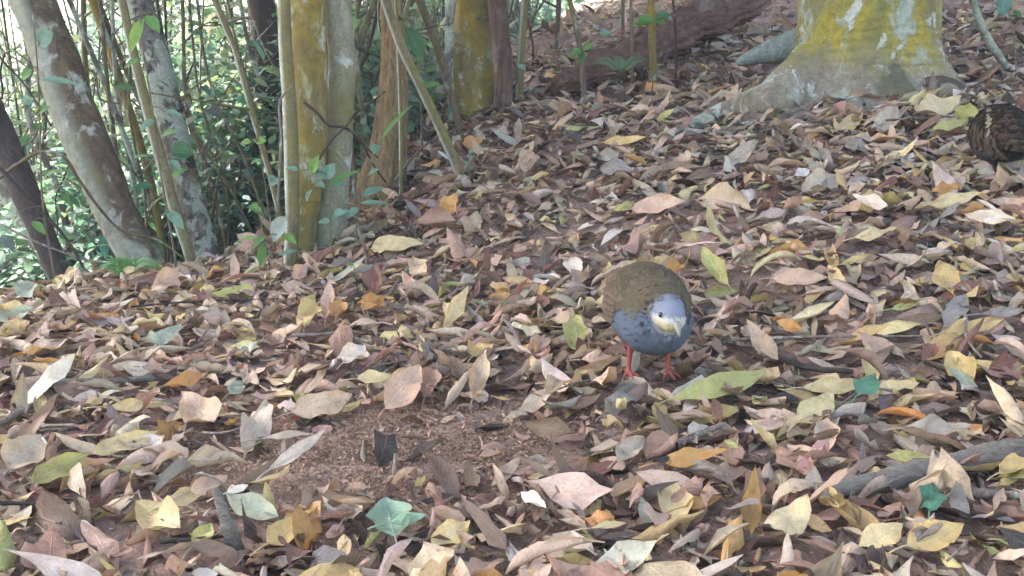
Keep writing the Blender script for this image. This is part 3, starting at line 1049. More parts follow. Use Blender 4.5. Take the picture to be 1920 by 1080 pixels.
# the rotten log on the upper slope
pl = [(*at(1450, -18, 5.6), .03), (*at(1410, 6, 5.4), .06), (*at(1355, 28, 5.2), .08), (*at(1290, 55, 5.05), .09), (*at(1210, 95, 4.85), .085), (*at(1120, 135, 4.65), .07), (*at(1040, 172, 4.5), .035)]
q = spline(np.array(pl), 60)
V, F = tube(q[:, :3], q[:, 3], 40, .42, 7, 4.0, flute(11, .3), True, .25, 30)
o = mesh_obj('rotten_log', V, F, M['bark_rot'], origin=q[0, :3])
tag(o, 'reddish rotten log with furrowed bark lying down the upper slope', 'log')

# ------------------------------------------------------------------ traced leaves
U_, V_, F_ = leaf_grid(15, 9)
LN = [0]


def leaf_object(label, P0, d, nrm, L, W, tint, bend, cup, twist, ripple, name, group, flip=False, mat='dry', petiole=True, lobes=False):
    U2 = 1 - U_ if flip else U_
    x, y, z = leaf_shape(U2, V_, L, W, bend, cup, twist, ripple, random.random() * 6, random.uniform(.8, 1.15), random.uniform(.8, 1.1), .25 if mat == 'green' else 1.0)
    if lobes:
        y = y * (1 + .2 * np.sin(U_ * 13))
    x = x + L / 2
    z = z - z[len(z) // 2]
    Y = np.cross(nrm, d)
    V = x[:, None] * d + y[:, None] * Y + z[:, None] * nrm
    F = [tuple(f) for f in F_]
    T = np.tile(np.array(tint)[None], (len(V), 1)) * (1 + .10 * np.sin(U_ * 5 + random.random() * 6))[:, None]
    dev = np.array(random.choice([(.78, .72, .66), (1.12, 1.02, .8), (.9, .95, .8), (1.1, .96, .88)]))
    T = T * (1 + (dev - 1)[None] * (np.abs(V_) * random.uniform(.2, 1))[:, None])
    uv = np.c_[U2, V_, np.zeros(len(U_))]
    if petiole:
        e = 0 if not flip else 14
        a = V[e * 9 + 4]
        s = -1 if not flip else 1
        q = spline(np.array([a, a + d * s * .014 + nrm * .001, a + d * s * .028 - nrm * .003]), 4)
        tv, tf = tube(q, [.0012] * 4, 4, cap=False)
        F += [tuple(i + len(V) for i in f) for f in tf]
        V = np.vstack([V, tv])
        T = np.vstack([T, np.tile(np.array(tint)[None] * .8, (len(tv), 1))])
        uv = np.vstack([uv, np.tile([[.05, 0, 0]], (len(tv), 1))])
    o = mesh_obj(name, V, F, M[mat], None, T, uv)
    o.location = tuple(map(float, P0))
    tag(o, label, 'leaf', group)
    return o


def traced(label, x0, y0, x1, y1, w, c, bend=None, cup=None, face=.4, Lmax=.14, lift=.026, group=None, mat=None, twist=None, ripple=None, lobes=False, end_lift=0.0, wmax=.5):
    flip = False
    if y1 > y0:
        x0, y0, x1, y1, flip = x1, y1, x0, y0, True
    P0 = hit(x0, y0, lift)
    P1 = hit(x1, y1, lift + end_lift)
    k = P0[1] / 1.7
    Lm = Lmax * max(1.0, min(1.45, .75 + .3 * k))
    if np.linalg.norm(P1 - P0) > Lm:
        dd = ray(x1, y1)
        oc = ORG - P0
        a, b, cc = dd @ dd, 2 * dd @ oc, oc @ oc - Lm * Lm
        disc = b * b - 4 * a * cc
        t = (-b + math.sqrt(max(0, disc))) / (2 * a)
        P1 = ORG + dd * t
    d = P1 - P0
    L = np.linalg.norm(d)
    d = d / L
    mid = (P0 + P1) / 2
    cdir = (ORG - mid) / np.linalg.norm(ORG - mid)
    up = normals(mid[:1], mid[1:2])[0]
    nr = up * (1 - face) + cdir * face
    nr = nr - d * (nr @ d)
    nr /= np.linalg.norm(nr)
    vis = max(.3, abs(nr @ cdir))
    W = min(w * mid[1] / FPX / vis, L * wmax)
    rb = lambda s: random.gauss(0, s)
    colr = np.array(PAL[c]) * random.uniform(.88, 1.12)
    # the leaf leaves its end points where the chord says, whatever its bend
    bend = rb(.5) if bend is None else bend
    L2 = L * (1 + bend * bend / 24)
    o = leaf_object(label, P0, d, nr, L2, W, colr, bend, random.choice([-1, 1, 1]) * abs(rb(.6)) if cup is None else cup, rb(.5) if twist is None else twist,
                    abs(rb(.06)) + .05 if ripple is None else ripple, 'green_leaf' if c in 'GK' else 'fallen_leaf', group, flip, mat or ('green' if c in 'GcK' else 'dry'), lobes=lobes)
    AX.append((P0, P1, W))
    LN[0] += 1
    return o


T_ = traced
# leaves that can be told apart by look and place
T_('large yellow green leaf lying at the foot of the slate blue bird', 1256, 756, 1434, 702, 44, 'v', .3, .2, .5, .19, .03)
T_('pale green leaf standing upright beside the slate blue bird', 1083, 655, 1078, 588, 46, 'v', .2, .3, .8, .11)
T_('bright turquoise green crumpled leaf on the bare soil patch', 742, 1014, 724, 940, 56, 'K', .4, .35, .75, .10, .035, lobes=True, wmax=.6)
T_('turquoise green leaf tip folded over beside the crumpled green leaf', 730, 982, 800, 966, 26, 'K', .3, .3, .65, .10, .045, wmax=.6)
T_('round bright green leaf lying below the thick grey branch', 1742, 968, 1746, 915, 46, 'G', .1, .1, .75, .08, .03)
T_('small dark green leaf on top of a straw yellow leaf', 1608, 742, 1640, 706, 26, 'G', .2, .2, .6, .09, .05)
T_('small pale green leaf scrap near the long pale stick', 430, 738, 455, 716, 24, 'c', .1, .1, .7, .07, .04)
T_('broad pale green leaf lying at the lip of the bank', -10, 602, 62, 580, 26, 'c', .3, .2, .5, .14, .04)
T_('bluish green leaf hanging over the lip of the bank', 62, 560, 40, 528, 26, 'c', .2, .2, .7, .1, .05)
T_('narrow grey green leaf curved among tan leaves', 268, 652, 335, 618, 20, 'c', .8, .3, .5, .13, .04)
T_('greyish green leaf lying near the broken standing stick', 430, 935, 528, 978, 40, 'c', .5, .2, .6, .14, .035)
T_('pale green folded leaf tip beside the broken standing stick', 358, 1030, 395, 985, 34, 'v', .3, .3, .6, .1, .03)
T_('bright orange leaf curled up beside the grey propped twig', 672, 585, 716, 562, 26, 'o', .5, .4, .6, .1, .04)
T_('bright orange leaf lying along the long pale stick', 302, 728, 390, 700, 20, 'o', .4, .3, .5, .13, .045)
T_('smooth orange yellow leaf standing upright in the litter slope', 1788, 553, 1762, 490, 40, 'y', .2, .2, .8, .11, .03)
T_('orange brown leaf lying flat beside a yellow green leaf tip', 1232, 872, 1362, 845, 36, 'o', .4, .3, .5, .15, .035)
T_('deep orange leaf below the orange brown leaf', 1285, 950, 1355, 930, 26, 'o', .3, .3, .6, .11, .03)
T_('orange tan leaf split in two lying behind the bird', 1455, 602, 1508, 622, 26, 'o', .4, .4, .6, .1, .045)
T_('small upright orange leaf just behind the bird', 1262, 532, 1266, 487, 26, 'o', .3, .5, .8, .09, .03)
T_('orange brown leaf on the slope above the tan litter', 1200, 175, 1240, 160, 18, 'o', .3, .3, .6, .14, .04)
T_('golden leaf with a torn wavy edge on the mid slope', 1130, 268, 1212, 258, 20, 'y', .4, .3, .5, .2, .05)
T_('bright yellow tip of a leaf beside the orange brown leaf', 1358, 828, 1385, 842, 22, 'v', .4, .5, .6, .07, .045)
T_('vivid yellow green leaf on the slope beside the second bird', 1788, 202, 1842, 222, 18, 'v', .3, .4, .7, .14, .06)
T_('pale yellow leaf lying above the vivid yellow green leaf', 1722, 212, 1800, 184, 24, 'Y', .3, .2, .6, .18, .06)
T_('yellow narrow leaf beneath the vivid yellow green leaf', 1738, 250, 1812, 228, 12, 'v', .3, .2, .5, .18, .05)
T_('straw yellow leaf with a green leaf resting on its tip', 1500, 732, 1622, 722, 36, 'Y', .5, .3, .55, .15, .035)
T_('straw yellow leaf pointing away from the green leaf tip', 1632, 738, 1722, 720, 30, 'Y', .3, .3, .5, .14, .035)
T_('pale straw leaf folded beneath the straw yellow leaves', 1490, 802, 1560, 745, 34, 'Y', .5, .3, .6, .13, .03)
T_('orange tan leaf with rounded tip by a pale silvery leaf', 1782, 665, 1828, 722, 38, 'y', .5, .5, .7, .12, .04)
T_('silvery pale narrow leaf crossing the orange tan leaf', 1778, 690, 1835, 730, 14, 'c', .3, .2, .6, .12, .05)
T_('dark maroon folded leaf lying on the litter slope', 1845, 690, 1915, 672, 44, 'r', .4, .6, .7, .12, .035)
T_('red brown leaf standing among yellow leaves', 1730, 680, 1752, 648, 30, 'r', .4, .5, .7, .1, .04)
T_('long yellow leaf under the curved arching twig', 1772, 624, 1882, 598, 30, 'y', .3, .3, .6, .17, .04)
T_('dark bluish green leaf beside yellow leaves on the litter slope', 1838, 590, 1925, 582, 22, 's', .2, .2, .6, .17, .05)
T_('olive green curled leaf on the litter slope', 1670, 580, 1722, 570, 15, 'v', .4, .4, .6, .12, .05)
T_('bluish grey narrow leaf lying diagonally on yellow leaves', 1770, 614, 1812, 550, 22, 's', .2, .2, .6, .14, .04)
T_('large grey green leaf lying above the thick grey branch', 1690, 806, 1820, 800, 48, 'g', .3, .2, .6, .17, .035)
T_('yellow olive leaf tucked against the thick grey branch', 1660, 855, 1752, 862, 30, 'v', .3, .3, .6, .13, .035)
T_('tan leaf standing upright before the thick grey branch', 1548, 850, 1550, 785, 32, 'p', .3, .5, .8, .1, .02)
T_('pinkish tan leaf lying beside the upright tan leaf', 1475, 832, 1552, 872, 30, 'p', .4, .3, .6, .13, .03)
T_('dark red brown leaf lying beside the olive stick', 1455, 848, 1532, 892, 36, 'm', .3, .3, .6, .14, .025)
T_('golden yellow leaf with a turned up end below the thick grey branch', 1540, 915, 1580, 968, 26, 'y', 1.0, .4, .6, .11, .03)
T_('big straw yellow leaf lying near the round green leaf', 1605, 1032, 1690, 988, 42, 'Y', .4, .3, .6, .13, .03)
T_('broad tan yellow leaf beside the big straw yellow leaf', 1695, 1030, 1802, 990, 56, 'y', .5, .4, .6, .14, .03)
T_('curled orange leaf end beside the thick grey branch tip', 1868, 895, 1920, 868, 34, 'y', .6, .6, .6, .1, .03)
T_('pale green and yellow leaf standing on edge by the deep orange leaf', 1278, 1012, 1258, 905, 46, 'Y', .3, .4, .75, .13, .015)
T_('pale narrow leaf tapering over dark twigs', 1402, 605, 1460, 682, 24, 't', .4, .2, .6, .14, .05)
T_('long grey leaf propped up on the slope', 1355, 330, 1415, 265, 22, 'g', .2, .4, .7, .2, .02)
T_('purplish dark leaf arched over the mid slope litter', 1120, 310, 1188, 320, 26, 's', -.7, .4, .5, .18, .05)
T_('brown mottled broad leaf arched on the mid slope', 1300, 362, 1400, 382, 46, 't', -.7, .4, .6, .2, .04)
T_('broad pinkish tan leaf with toothed edge behind the bird', 1185, 392, 1285, 376, 36, 'p', -.3, .2, .6, .2, .05)
T_('pale green leaf patch joined to the toothed tan leaf', 1152, 395, 1190, 378, 18, 'v', .2, .2, .6, .12, .05)
T_('green brown leaf standing behind the bird', 1368, 540, 1318, 468, 28, 'v', .3, .4, .7, .14, .025)
T_('cream folded leaf lying by the flared trunk foot', 690, 462, 790, 452, 34, 'Y', -.5, .4, .6, .2, .05)
T_('large dull brown leaf arched over the mound', 775, 415, 850, 410, 44, 'm', -.9, .5, .5, .2, .05)
T_('orange leaf point sticking up from the mound', 858, 402, 834, 372, 20, 'o', .3, .4, .8, .12, .05)
T_('pale triangular leaf standing on the mound', 875, 440, 895, 400, 36, 'p', .3, .3, .75, .12, .03)
T_('pinkish leaf rolled up on the upper mound', 985, 330, 1000, 292, 44, 'p', .5, .7, .7, .14, .03)
T_('orange leaf curled at the upper mound edge', 868, 274, 908, 258, 16, 'o', -.4, .3, .6, .16, .06)
T_('long pale yellow leaf standing beside the mound of tan leaves', 832, 628, 876, 540, 26, 'Y', .3, .5, .75, .15, .015)
T_('tan leaf upright next to the seedling stem', 570, 622, 586, 560, 28, 'y', .3, .3, .75, .12, .02)
T_('narrow pink tan leaf upright behind the tan leaf', 610, 602, 618, 530, 18, 'p', .3, .3, .75, .13, .02)
T_('small orange leaf beside the narrow pink tan leaf', 630, 600, 638, 565, 20, 'o', .3, .5, .7, .09, .03)
T_('large pink leaf standing at the edge of the bank', 290, 560, 330, 508, 48, 'p', .3, .25, .8, .12, .025)
T_('pale folded leaf standing behind the bank edge litter', 695, 560, 705, 495, 0.1 + 22, 'r', .3, .3, .7, .13, .02)
T_('pale pointed leaf standing near the pink triangular leaf', 795, 518, 775, 482, 30, 't', .4, .3, .75, .12, .03)
T_('pale pink triangular leaf on the slope behind the bird', 1075, 520, 1076, 484, 26, 'l', .4, .4, .8, .1, .03)
T_('bright golden leaf standing above the curled brown leaf', 885, 672, 915, 640, 22, 'y', .5, .4, .6, .1, .04)
T_('curled brown leaf hanging over the soil patch', 885, 755, 908, 668, 34, 't', .5, .6, .75, .13, .015)
T_('long pinkish brown leaf pointing down to the soil patch', 720, 772, 785, 690, 44, 'p', .3, .2, .65, .16, .02)
T_('red brown narrow leaf beside the long pinkish leaf', 795, 750, 812, 685, 28, 'm', .3, .5, .75, .12, .015)
T_('yellow green leaf fan above the long pinkish leaf', 668, 712, 735, 705, 34, 'Y', .4, .3, .6, .12, .04)
T_('pale leaf with a brown underside near the long pale stick', 345, 742, 405, 800, 46, 'p', .4, .3, .6, .13, .035)
T_('grey leaf standing on its point above the soil patch', 462, 848, 500, 750, 42, 'g', .3, .35, .8, .14, .015)
T_('broad tan leaf lying above the soil patch', 545, 775, 660, 740, 52, 't', .4, .2, .6, .16, .035)
T_('pale pink folded leaf beside the broad tan leaf', 640, 690, 680, 655, 40, 'l', .4, .4, .6, .12, .035)
T_('narrow curled grey leaf above the soil patch', 485, 820, 590, 810, 14, 'g', -.4, .3, .5, .15, .035)
T_('long pale leaf strip lying across the soil patch edge', 500, 890, 608, 812, 18, 'l', .3, .4, .6, .16, .03)
T_('long yellow leaf below the long pale stick', 190, 765, 325, 758, 24, 'Y', .2, .3, .6, .17, .035)
T_('pale yellow leaf with a dark end stretching over the litter', 170, 855, 295, 812, 34, 'Y', .3, .35, .6, .17, .035)
T_('yellow green leaf hanging toward the soil beside a grey leaf', 55, 910, 165, 852, 36, 'v', .3, .3, .65, .15, .035)
T_('grey leaf standing beside the yellow green leaf', 12, 890, 72, 822, 46, 'g', .3, .3, .75, .13, .03)
T_('brown leaf strip running up beside the pale yellow leaf', 20, 850, 105, 745, 18, 'b', .3, .3, .6, .17, .03)
T_('white patched orange leaf by the broken standing stick', 355, 925, 425, 895, 34, 'p', .4, .3, .65, .12, .035)
T_('white curled leaf scrap by the broken standing stick', 425, 925, 465, 910, 22, 'w', .5, .5, .65, .08, .045)
T_('straw leaf folded open beside the broken standing stick', 262, 950, 345, 1002, 50, 'Y', .6, .5, .65, .13, .03)
T_('pale tan leaf below the white patched leaf', 305, 952, 400, 910, 30, 'Y', .4, .3, .6, .13, .03)
T_('broad tan leaf lying beside the greyish green leaf', 500, 1020, 600, 955, 46, 'y', .4, .3, .6, .14, .03)
T_('yellow leaf lying beside the crumpled turquoise leaf', 808, 1025, 880, 978, 36, 'Y', .3, .3, .65, .12, .03)
T_('round pale leaf beside the turquoise green leaf', 645, 972, 672, 930, 36, 't', .3, .2, .75, .09, .025)
T_('dark red leaf half under a pink leaf', 1098, 890, 1158, 866, 26, 'r', .4, .4, .6, .11, .035)
T_('pink leaf leaning on the dark red leaf', 1042, 930, 1098, 865, 32, 'm', .3, .4, .7, .12, .025)
T_('pale grey folded leaf near the soil patch', 1155, 868, 1205, 825, 38, 'g', .5, .5, .65, .11, .035)
T_('white curled leaf lying among tan leaves beyond the soil patch', 978, 925, 1025, 955, 26, 'w', .4, .5, .65, .09, .035)
T_('yellow leaf arched near the curled orange leaves', 1105, 990, 1175, 980, 16, 'Y', -.3, .3, .6, .11, .04)
T_('grey leaf lying in front of the bird feet', 1135, 770, 1205, 715, 30, 's', .2, .3, .55, .15, .035)
T_('pink brown leaf arched before the bird', 1088, 672, 1150, 668, 26, 'p', -.5, .3, .6, .12, .04)
T_('pale grey leaf beneath the big tree', 1645, 255, 1680, 205, 24, 'g', .4, .3, .75, .15, .02)
T_('yellow leaf edge curled beneath the big tree', 1565, 248, 1618, 210, 18, 'Y', .6, .4, .6, .17, .03)
T_('grey flat leaf beside the cream scrap', 1505, 360, 1585, 325, 34, 'g', .2, .3, .65, .18, .03)
T_('cream white scrap of leaf below the big tree', 1490, 330, 1518, 318, 14, 'w', .1, .1, .7, .09, .05)
T_('pale straw leaf pair in the litter slope', 1602, 370, 1668, 392, 22, 'l', .3, .3, .6, .17, .05)
T_('long straw leaf on the litter slope', 1740, 385, 1840, 362, 24, 'Y', .3, .3, .6, .2, .05)
T_('orange brown leaf end on the litter slope', 1745, 362, 1800, 348, 22, 'o', .4, .4, .6, .15, .055)
T_('large pale grey leaf near the end of the litter slope', 1808, 402, 1905, 412, 30, 'l', .2, .2, .6, .2, .05)
T_('long grey leaf ribbon on the litter slope', 1648, 478, 1750, 496, 22, 'g', .4, .3, .55, .2, .04)
T_('broad pinkish grey leaf behind the green brown leaf', 1448, 522, 1552, 520, 36, 'p', -.2, .2, .6, .19, .04)
T_('golden curled leaf on the litter slope', 1575, 498, 1630, 478, 14, 'y', .4, .4, .6, .14, .055)
T_('cream narrow leaf standing on the litter slope', 1585, 552, 1555, 500, 18, 'Y', .3, .5, .7, .12, .03)
T_('straw leaf with pointed tip on the litter slope', 1600, 448, 1680, 428, 20, 'Y', .3, .3, .6, .18, .05)
n_traced = LN[0]

# ------------------------------------------------------------------ leaf litter
def bare(x, y):
    """density of leaves: thin over the scratched soil patch"""
    c = hit(790, 830)
    c2 = hit(150, 965)
    c3 = hit(600, 900)
    a = np.exp(-(((x - c[0]) / .34) ** 2 + ((y - c[1]) / .20) ** 2) ** 1.2)
    b = .8 * np.exp(-(((x - c2[0]) / .09) ** 2 + ((y - c2[1]) / .05) ** 2))
    d = .9 * np.exp(-(((x - c3[0]) / .10) ** 2 + ((y - c3[1]) / .09) ** 2))
    c4 = hit(1060, 480)
    e = .45 * np.exp(-((x - c4[0]) / .30) ** 2 - ((y - c4[1]) / .45) ** 2)
    return np.clip(a + b + d + e, 0, 1)


def sample_ground(n, ylo, yhi, spread=.80, extra=.25, keep_bare=0.05, lo=None):
    y = ylo + (yhi - ylo) * rng.random(n)
    x = rng.uniform(-1, 1, n) * (spread * yhi + extra)
    m = np.abs(x) < spread * y + extra
    x, y = x[m], y[m]
    s = crest_s(x, y)
    m = s < .5
    x, y = x[m], y[m]
    b = bare(x, y)
    m = rng.random(len(x)) > b * (1 - keep_bare)
    x, y = x[m], y[m]
    # not inside the big trunk
    m = np.hypot(x - rows[2][0], y - rows[2][1]) > rows[3][3] * 1.0
    return x[m], y[m]


KEYS = 'tpbrygdmlosvY'
PALV = np.array([PAL[k] for k in KEYS])


def colours(x, y, layer):
    n = len(x)
    w = np.array([26, 19, 16, 8, 6, 12, 5, 11, 5, 2.5, 2, 1.2, 2.5], float)
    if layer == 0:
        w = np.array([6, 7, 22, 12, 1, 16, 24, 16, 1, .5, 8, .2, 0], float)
    if layer == 2:
        w = np.array([30, 21, 7, 5, 8, 11, 1, 8, 9, 3.2, 2, 1.5, 6], float)
    base = np.tile(w, (n, 1))
    right = 1 / (1 + np.exp(-(x - .35) * 4))
    base[:, [4, 12, 5, 10]] *= (1 + 1.1 * right)[:, None]
    base[:, [1, 3, 7]] *= (1.25 - .7 * right)[:, None]
    mid_ = np.exp(-((x - .15) / .55) ** 2 - ((y - 2.5) / .8) ** 2)
    base[:, [1, 2, 3, 7]] *= (1 + 1.1 * mid_)[:, None]
    far = np.clip((y - 2.4) / 1.5, 0, 1)
    base[:, [5, 6, 2]] *= (1 + 1.5 * far)[:, None]
    base[:, [4, 12, 9, 8]] *= (1 - .65 * far)[:, None]
    cum = base.cumsum(1)
    k = (rng.random(n)[:, None] * cum[:, -1:] > cum).sum(1)
    c = PALV[k] * rng.uniform(.72, 1.2, (n, 1)) * (1 + .05 * rng.normal(size=(n, 3)))
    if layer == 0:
        c = c * .58  # bottom leaves darkened further, painting shade into the gaps of the litter
    return c.clip(.02, .85), k


def near_axis(x, y, z):
    """True where a point lies close in front of one of the individually built leaves"""
    m = np.zeros(len(x), bool)
    for a, b, w in AX:
        d = b[:2] - a[:2]
        t = np.clip(((x - a[0]) * d[0] + (y - a[1]) * d[1]) / (d @ d + 1e-9), -.1, 1.1)
        r = np.hypot(x - a[0] - t * d[0], (y - a[1] - t * d[1]))
        m |= r < .036 + .42 * w
        # strip towards the camera that would hide it
        m |= (np.hypot(x - a[0] * .965, y - a[1] * .965) < .04)
    return m


bird_at = hit(1218, 716)
cut_leaves = []


def litter(layer, n, ylo, yhi, Lr, nu, nv, seat, tilt_s, bend_s, cup_s, keep_bare=.05):
    x, y = sample_ground(n, ylo, yhi, keep_bare=keep_bare)
    if layer == 2:
        m = ~near_axis(x, y, None)
        m &= np.hypot(x - bird_at[0], y - bird_at[1]) > .075
        x, y = x[m], y[m]
    n = len(x)
    N = normals(x, y)
    P = np.c_[x, y, G(x, y)]
    L = rng.uniform(*Lr, n) * rng.choice([.42, .6, .85, 1, 1.2], n)
    W = L * rng.uniform(.22, .44, n)
    tint, k = colours(x, y, layer)
    A = dict(P=P, N=N, L=L, W=W, yaw=rng.uniform(0, 6.28, n), tilt_dir=rng.uniform(0, 6.28, n), tilt=np.clip(np.abs(rng.normal(0, tilt_s, n)), 0, 1.25), bend=rng.normal(0, bend_s, n),
             cup=rng.normal(.25, cup_s, n), twist=rng.normal(0, .8, n), ripple=np.abs(rng.normal(0, .09, n)) + .03, tint=tint, seat=rng.uniform(*seat, n))
    return A, k


def build_stuff(parts, name, label):
    Vs, Fs, Ts, Us, o = [], [], [], [], 0
    for A, nu, nv in parts:
        V, F, T, uv = scatter_leaves(nu=nu, nv=nv, **A)
        Vs.append(V); Fs.append(F + o); Ts.append(T); Us.append(uv)
        o += len(V)
    ob = mesh_obj(name, np.vstack(Vs), np.vstack(Fs), M['dry'], None, np.vstack(Ts), np.vstack(Us))
    return tag(ob, label, 'leaf litter', kind='stuff')


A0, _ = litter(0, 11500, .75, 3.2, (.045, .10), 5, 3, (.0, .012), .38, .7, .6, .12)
A1, _ = litter(1, 15500, .75, 3.2, (.05, .115), 7, 5, (.004, .022), .44, .85, .65, .02)
A2, k2 = litter(2, 6600, .75, 3.2, (.06, .13), 9, 5, (.012, .028), .46, .85, .65, .0)
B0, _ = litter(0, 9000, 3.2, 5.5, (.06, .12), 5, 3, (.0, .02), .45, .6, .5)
B1, _ = litter(1, 9000, 3.2, 5.5, (.07, .15), 5, 3, (.01, .035), .55, .7, .6)
C1, _ = litter(1, 12000, 5.5, 10, (.08, .16), 5, 3, (.0, .04), .55, .7, .6)
# the scattered top leaves that show largest become objects of their own
dist = np.hypot(A2['P'][:, 0], A2['P'][:, 1])
inview = np.abs(A2['P'][:, 0] / A2['P'][:, 1]) < .53
score = np.where(inview & (A2['P'][:, 1] > .98), A2['L'] / dist, 0)
order = np.argsort(-score)[:max(0, 296 - n_traced)]
keep = np.ones(len(dist), bool)
keep[order] = False
LABELS = {'t': ('light tan dried leaf', 'tan'), 'p': ('pinkish tan dried leaf', 'pinkish'), 'b': ('mid brown dried leaf', 'brown'), 'r': ('dark red brown dried leaf', 'red brown'),
          'y': ('golden straw coloured dried leaf', 'golden'), 'g': ('greyish weathered dried leaf', 'greyish'), 'd': ('blackish decayed leaf', 'blackish'), 'm': ('dull maroon brown dried leaf', 'maroon brown'),
          'l': ('pale cream dried leaf', 'cream'), 'o': ('orange dried leaf', 'orange'), 's': ('slate grey dried leaf', 'slate grey'), 'v': ('olive green fading leaf', 'olive'),
          'Y': ('pale yellow dried leaf', 'pale yellow')}
for i in order:
    one = {k: v[i:i + 1] for k, v in A2.items()}
    V, F, T, uv = scatter_leaves(nu=11, nv=7, **one)
    c = V.mean(0)
    o = mesh_obj('fallen_leaf', V, F, M['dry'], None, T, uv, origin=c)
    ph, gname = LABELS[KEYS[k2[i]]]
    zx, zy = c[0], c[1]
    if zy < 1.22:
        zn = 'beside the end of the thick grey branch' if zx > .35 else ('beside the crumpled turquoise leaf' if zx > -.25 else 'by the broken standing stick')
    elif zy < 1.6:
        zn = 'above the thick grey branch' if zx > .5 else ('below the bird feet' if zx > .1 else ('around the bare soil patch' if zx > -.38 else 'around the long pale stick'))
    elif zy < 2.1:
        zn = 'on the slope below the second bird' if zx > .6 else ('around the slate blue bird' if zx > .05 else ('around the white forked twig' if zx > -.55 else 'along the lip of the bank'))
    else:
        zn = 'on the slope below the big tree' if zx > .3 else 'near the foot of the mossy trunks'
    tag(o, ph + ' lying loose ' + zn, 'leaf', gname + ' leaves strewn over the forest floor')
A2 = {k: v[keep] for k, v in A2.items()}
build_stuff([(A0, 5, 3), (A1, 7, 5), (A2, 9, 5), (B0, 5, 3), (B1, 5, 3), (C1, 5, 3)], 'leaf_litter', 'deep layer of mixed brown and tan dead leaves covering the ground')

# crumbs of broken leaf and soil, thickest on the scratched patch
n = 26000
y = .8 + 2.6 * rng.random(n) ** 1.5
x = rng.uniform(-1, 1, n) * (.8 * y + .2)
bb = bare(x, y)
m = (crest_s(x, y) < .2) & (rng.random(n) < .35 + bb)
x, y = x[m], y[m]
ex = np.array([hit(rng.normal(790, 200), rng.normal(838, 60))[:2] for _ in range(3600)])
ex = np.repeat(ex, 5, 0) + rng.normal(size=(18000, 2)) * .02
x, y = np.r_[x, ex[:, 0]], np.r_[y, ex[:, 1]]
n = len(x)
tint, _ = colours(x, y, 1)
tint = .5 * tint * np.array([.98, .86, .84]) + .5 * np.array([.47, .335, .285]) * rng.uniform(.5, 1.35, (n, 1))
Cc = dict(P=np.c_[x, y, G(x, y)], N=normals(x, y), L=np.exp(rng.normal(-4.95, .55, n)).clip(.003, .03), W=np.exp(rng.normal(-5.5, .45, n)).clip(.002, .014), yaw=rng.uniform(0, 6.28, n), tilt_dir=rng.uniform(0, 6.28, n),
          tilt=np.clip(np.abs(rng.normal(0, .6, n)), 0, 1.3), bend=rng.normal(0, .8, n), cup=rng.normal(0, .7, n), twist=rng.normal(0, .7, n), ripple=np.full(n, .05), tint=tint, seat=rng.uniform(0, .008, n))
V, F, T, uv = scatter_leaves(nu=3, nv=3, **Cc)
o = mesh_obj('leaf_debris', V, F, M['dry'], None, T, uv)
tag(o, 'fine reddish crumbs of broken leaf on the scratched soil patch', 'debris', kind='stuff')

# small twigs in the litter: past counting
mb = MB()
xs, ys = sample_ground(420, .9, 4.2)
for x, y in zip(xs, ys):
    a, l = rng.uniform(0, 6.28), rng.uniform(.04, .2)
    z = g1(x, y) + rng.uniform(.012, .035)
    x2, y2 = x + l * math.cos(a), y + l * math.sin(a)
    z2 = g1(x2, y2) + rng.uniform(.012, .04)
    mid = (np.array([x, y, z]) + np.array([x2, y2, z2])) / 2 + rng.normal(size=3) * .012
    q = spline(np.array([(x, y, z), mid, (x2, y2, z2)]), 6)
    mb.add(tube(q, np.linspace(1, .6, 6) * rng.uniform(.001, .0028), 5))
o = mb.build('twig_litter', M['twig'])
tag(o, 'fine dry twigs scattered through the leaf litter', 'twigs', kind='stuff')


# ------------------------------------------------------------------ green plants
def plant_leaf(parent, base, p0, p1, W, tint, cup=.35, bend=.5, up=None, name='leaf'):
    p0, p1 = np.asarray(p0, float), np.asarray(p1, float)
    d = p1 - p0
    L = np.linalg.norm(d)
    d /= L
    mid = (p0 + p1) / 2
    c = (ORG - mid) / np.linalg.norm(ORG - mid)
    nr = np.array([0, 0, 1.0]) * .55 + c * .6 if up is None else np.asarray(up, float)
    nr = nr - d * (nr @ d)
    nr /= np.linalg.norm(nr)
    U, Vv, F = leaf_grid(9, 5)
    x, y, z = leaf_shape(U, Vv, L, W, -bend, cup, .2, .03, 1.0, .85, .95, .2)
    V = p0 + (x + L / 2)[:, None] * d + y[:, None] * np.cross(nr, d) + (z - z[2])[:, None] * nr
    T = np.tile(np.array(tint)[None], (len(V), 1))
    return mesh_obj(name, V, F, M['green'], parent, T, np.c_[U, Vv, U * 0], origin=base)


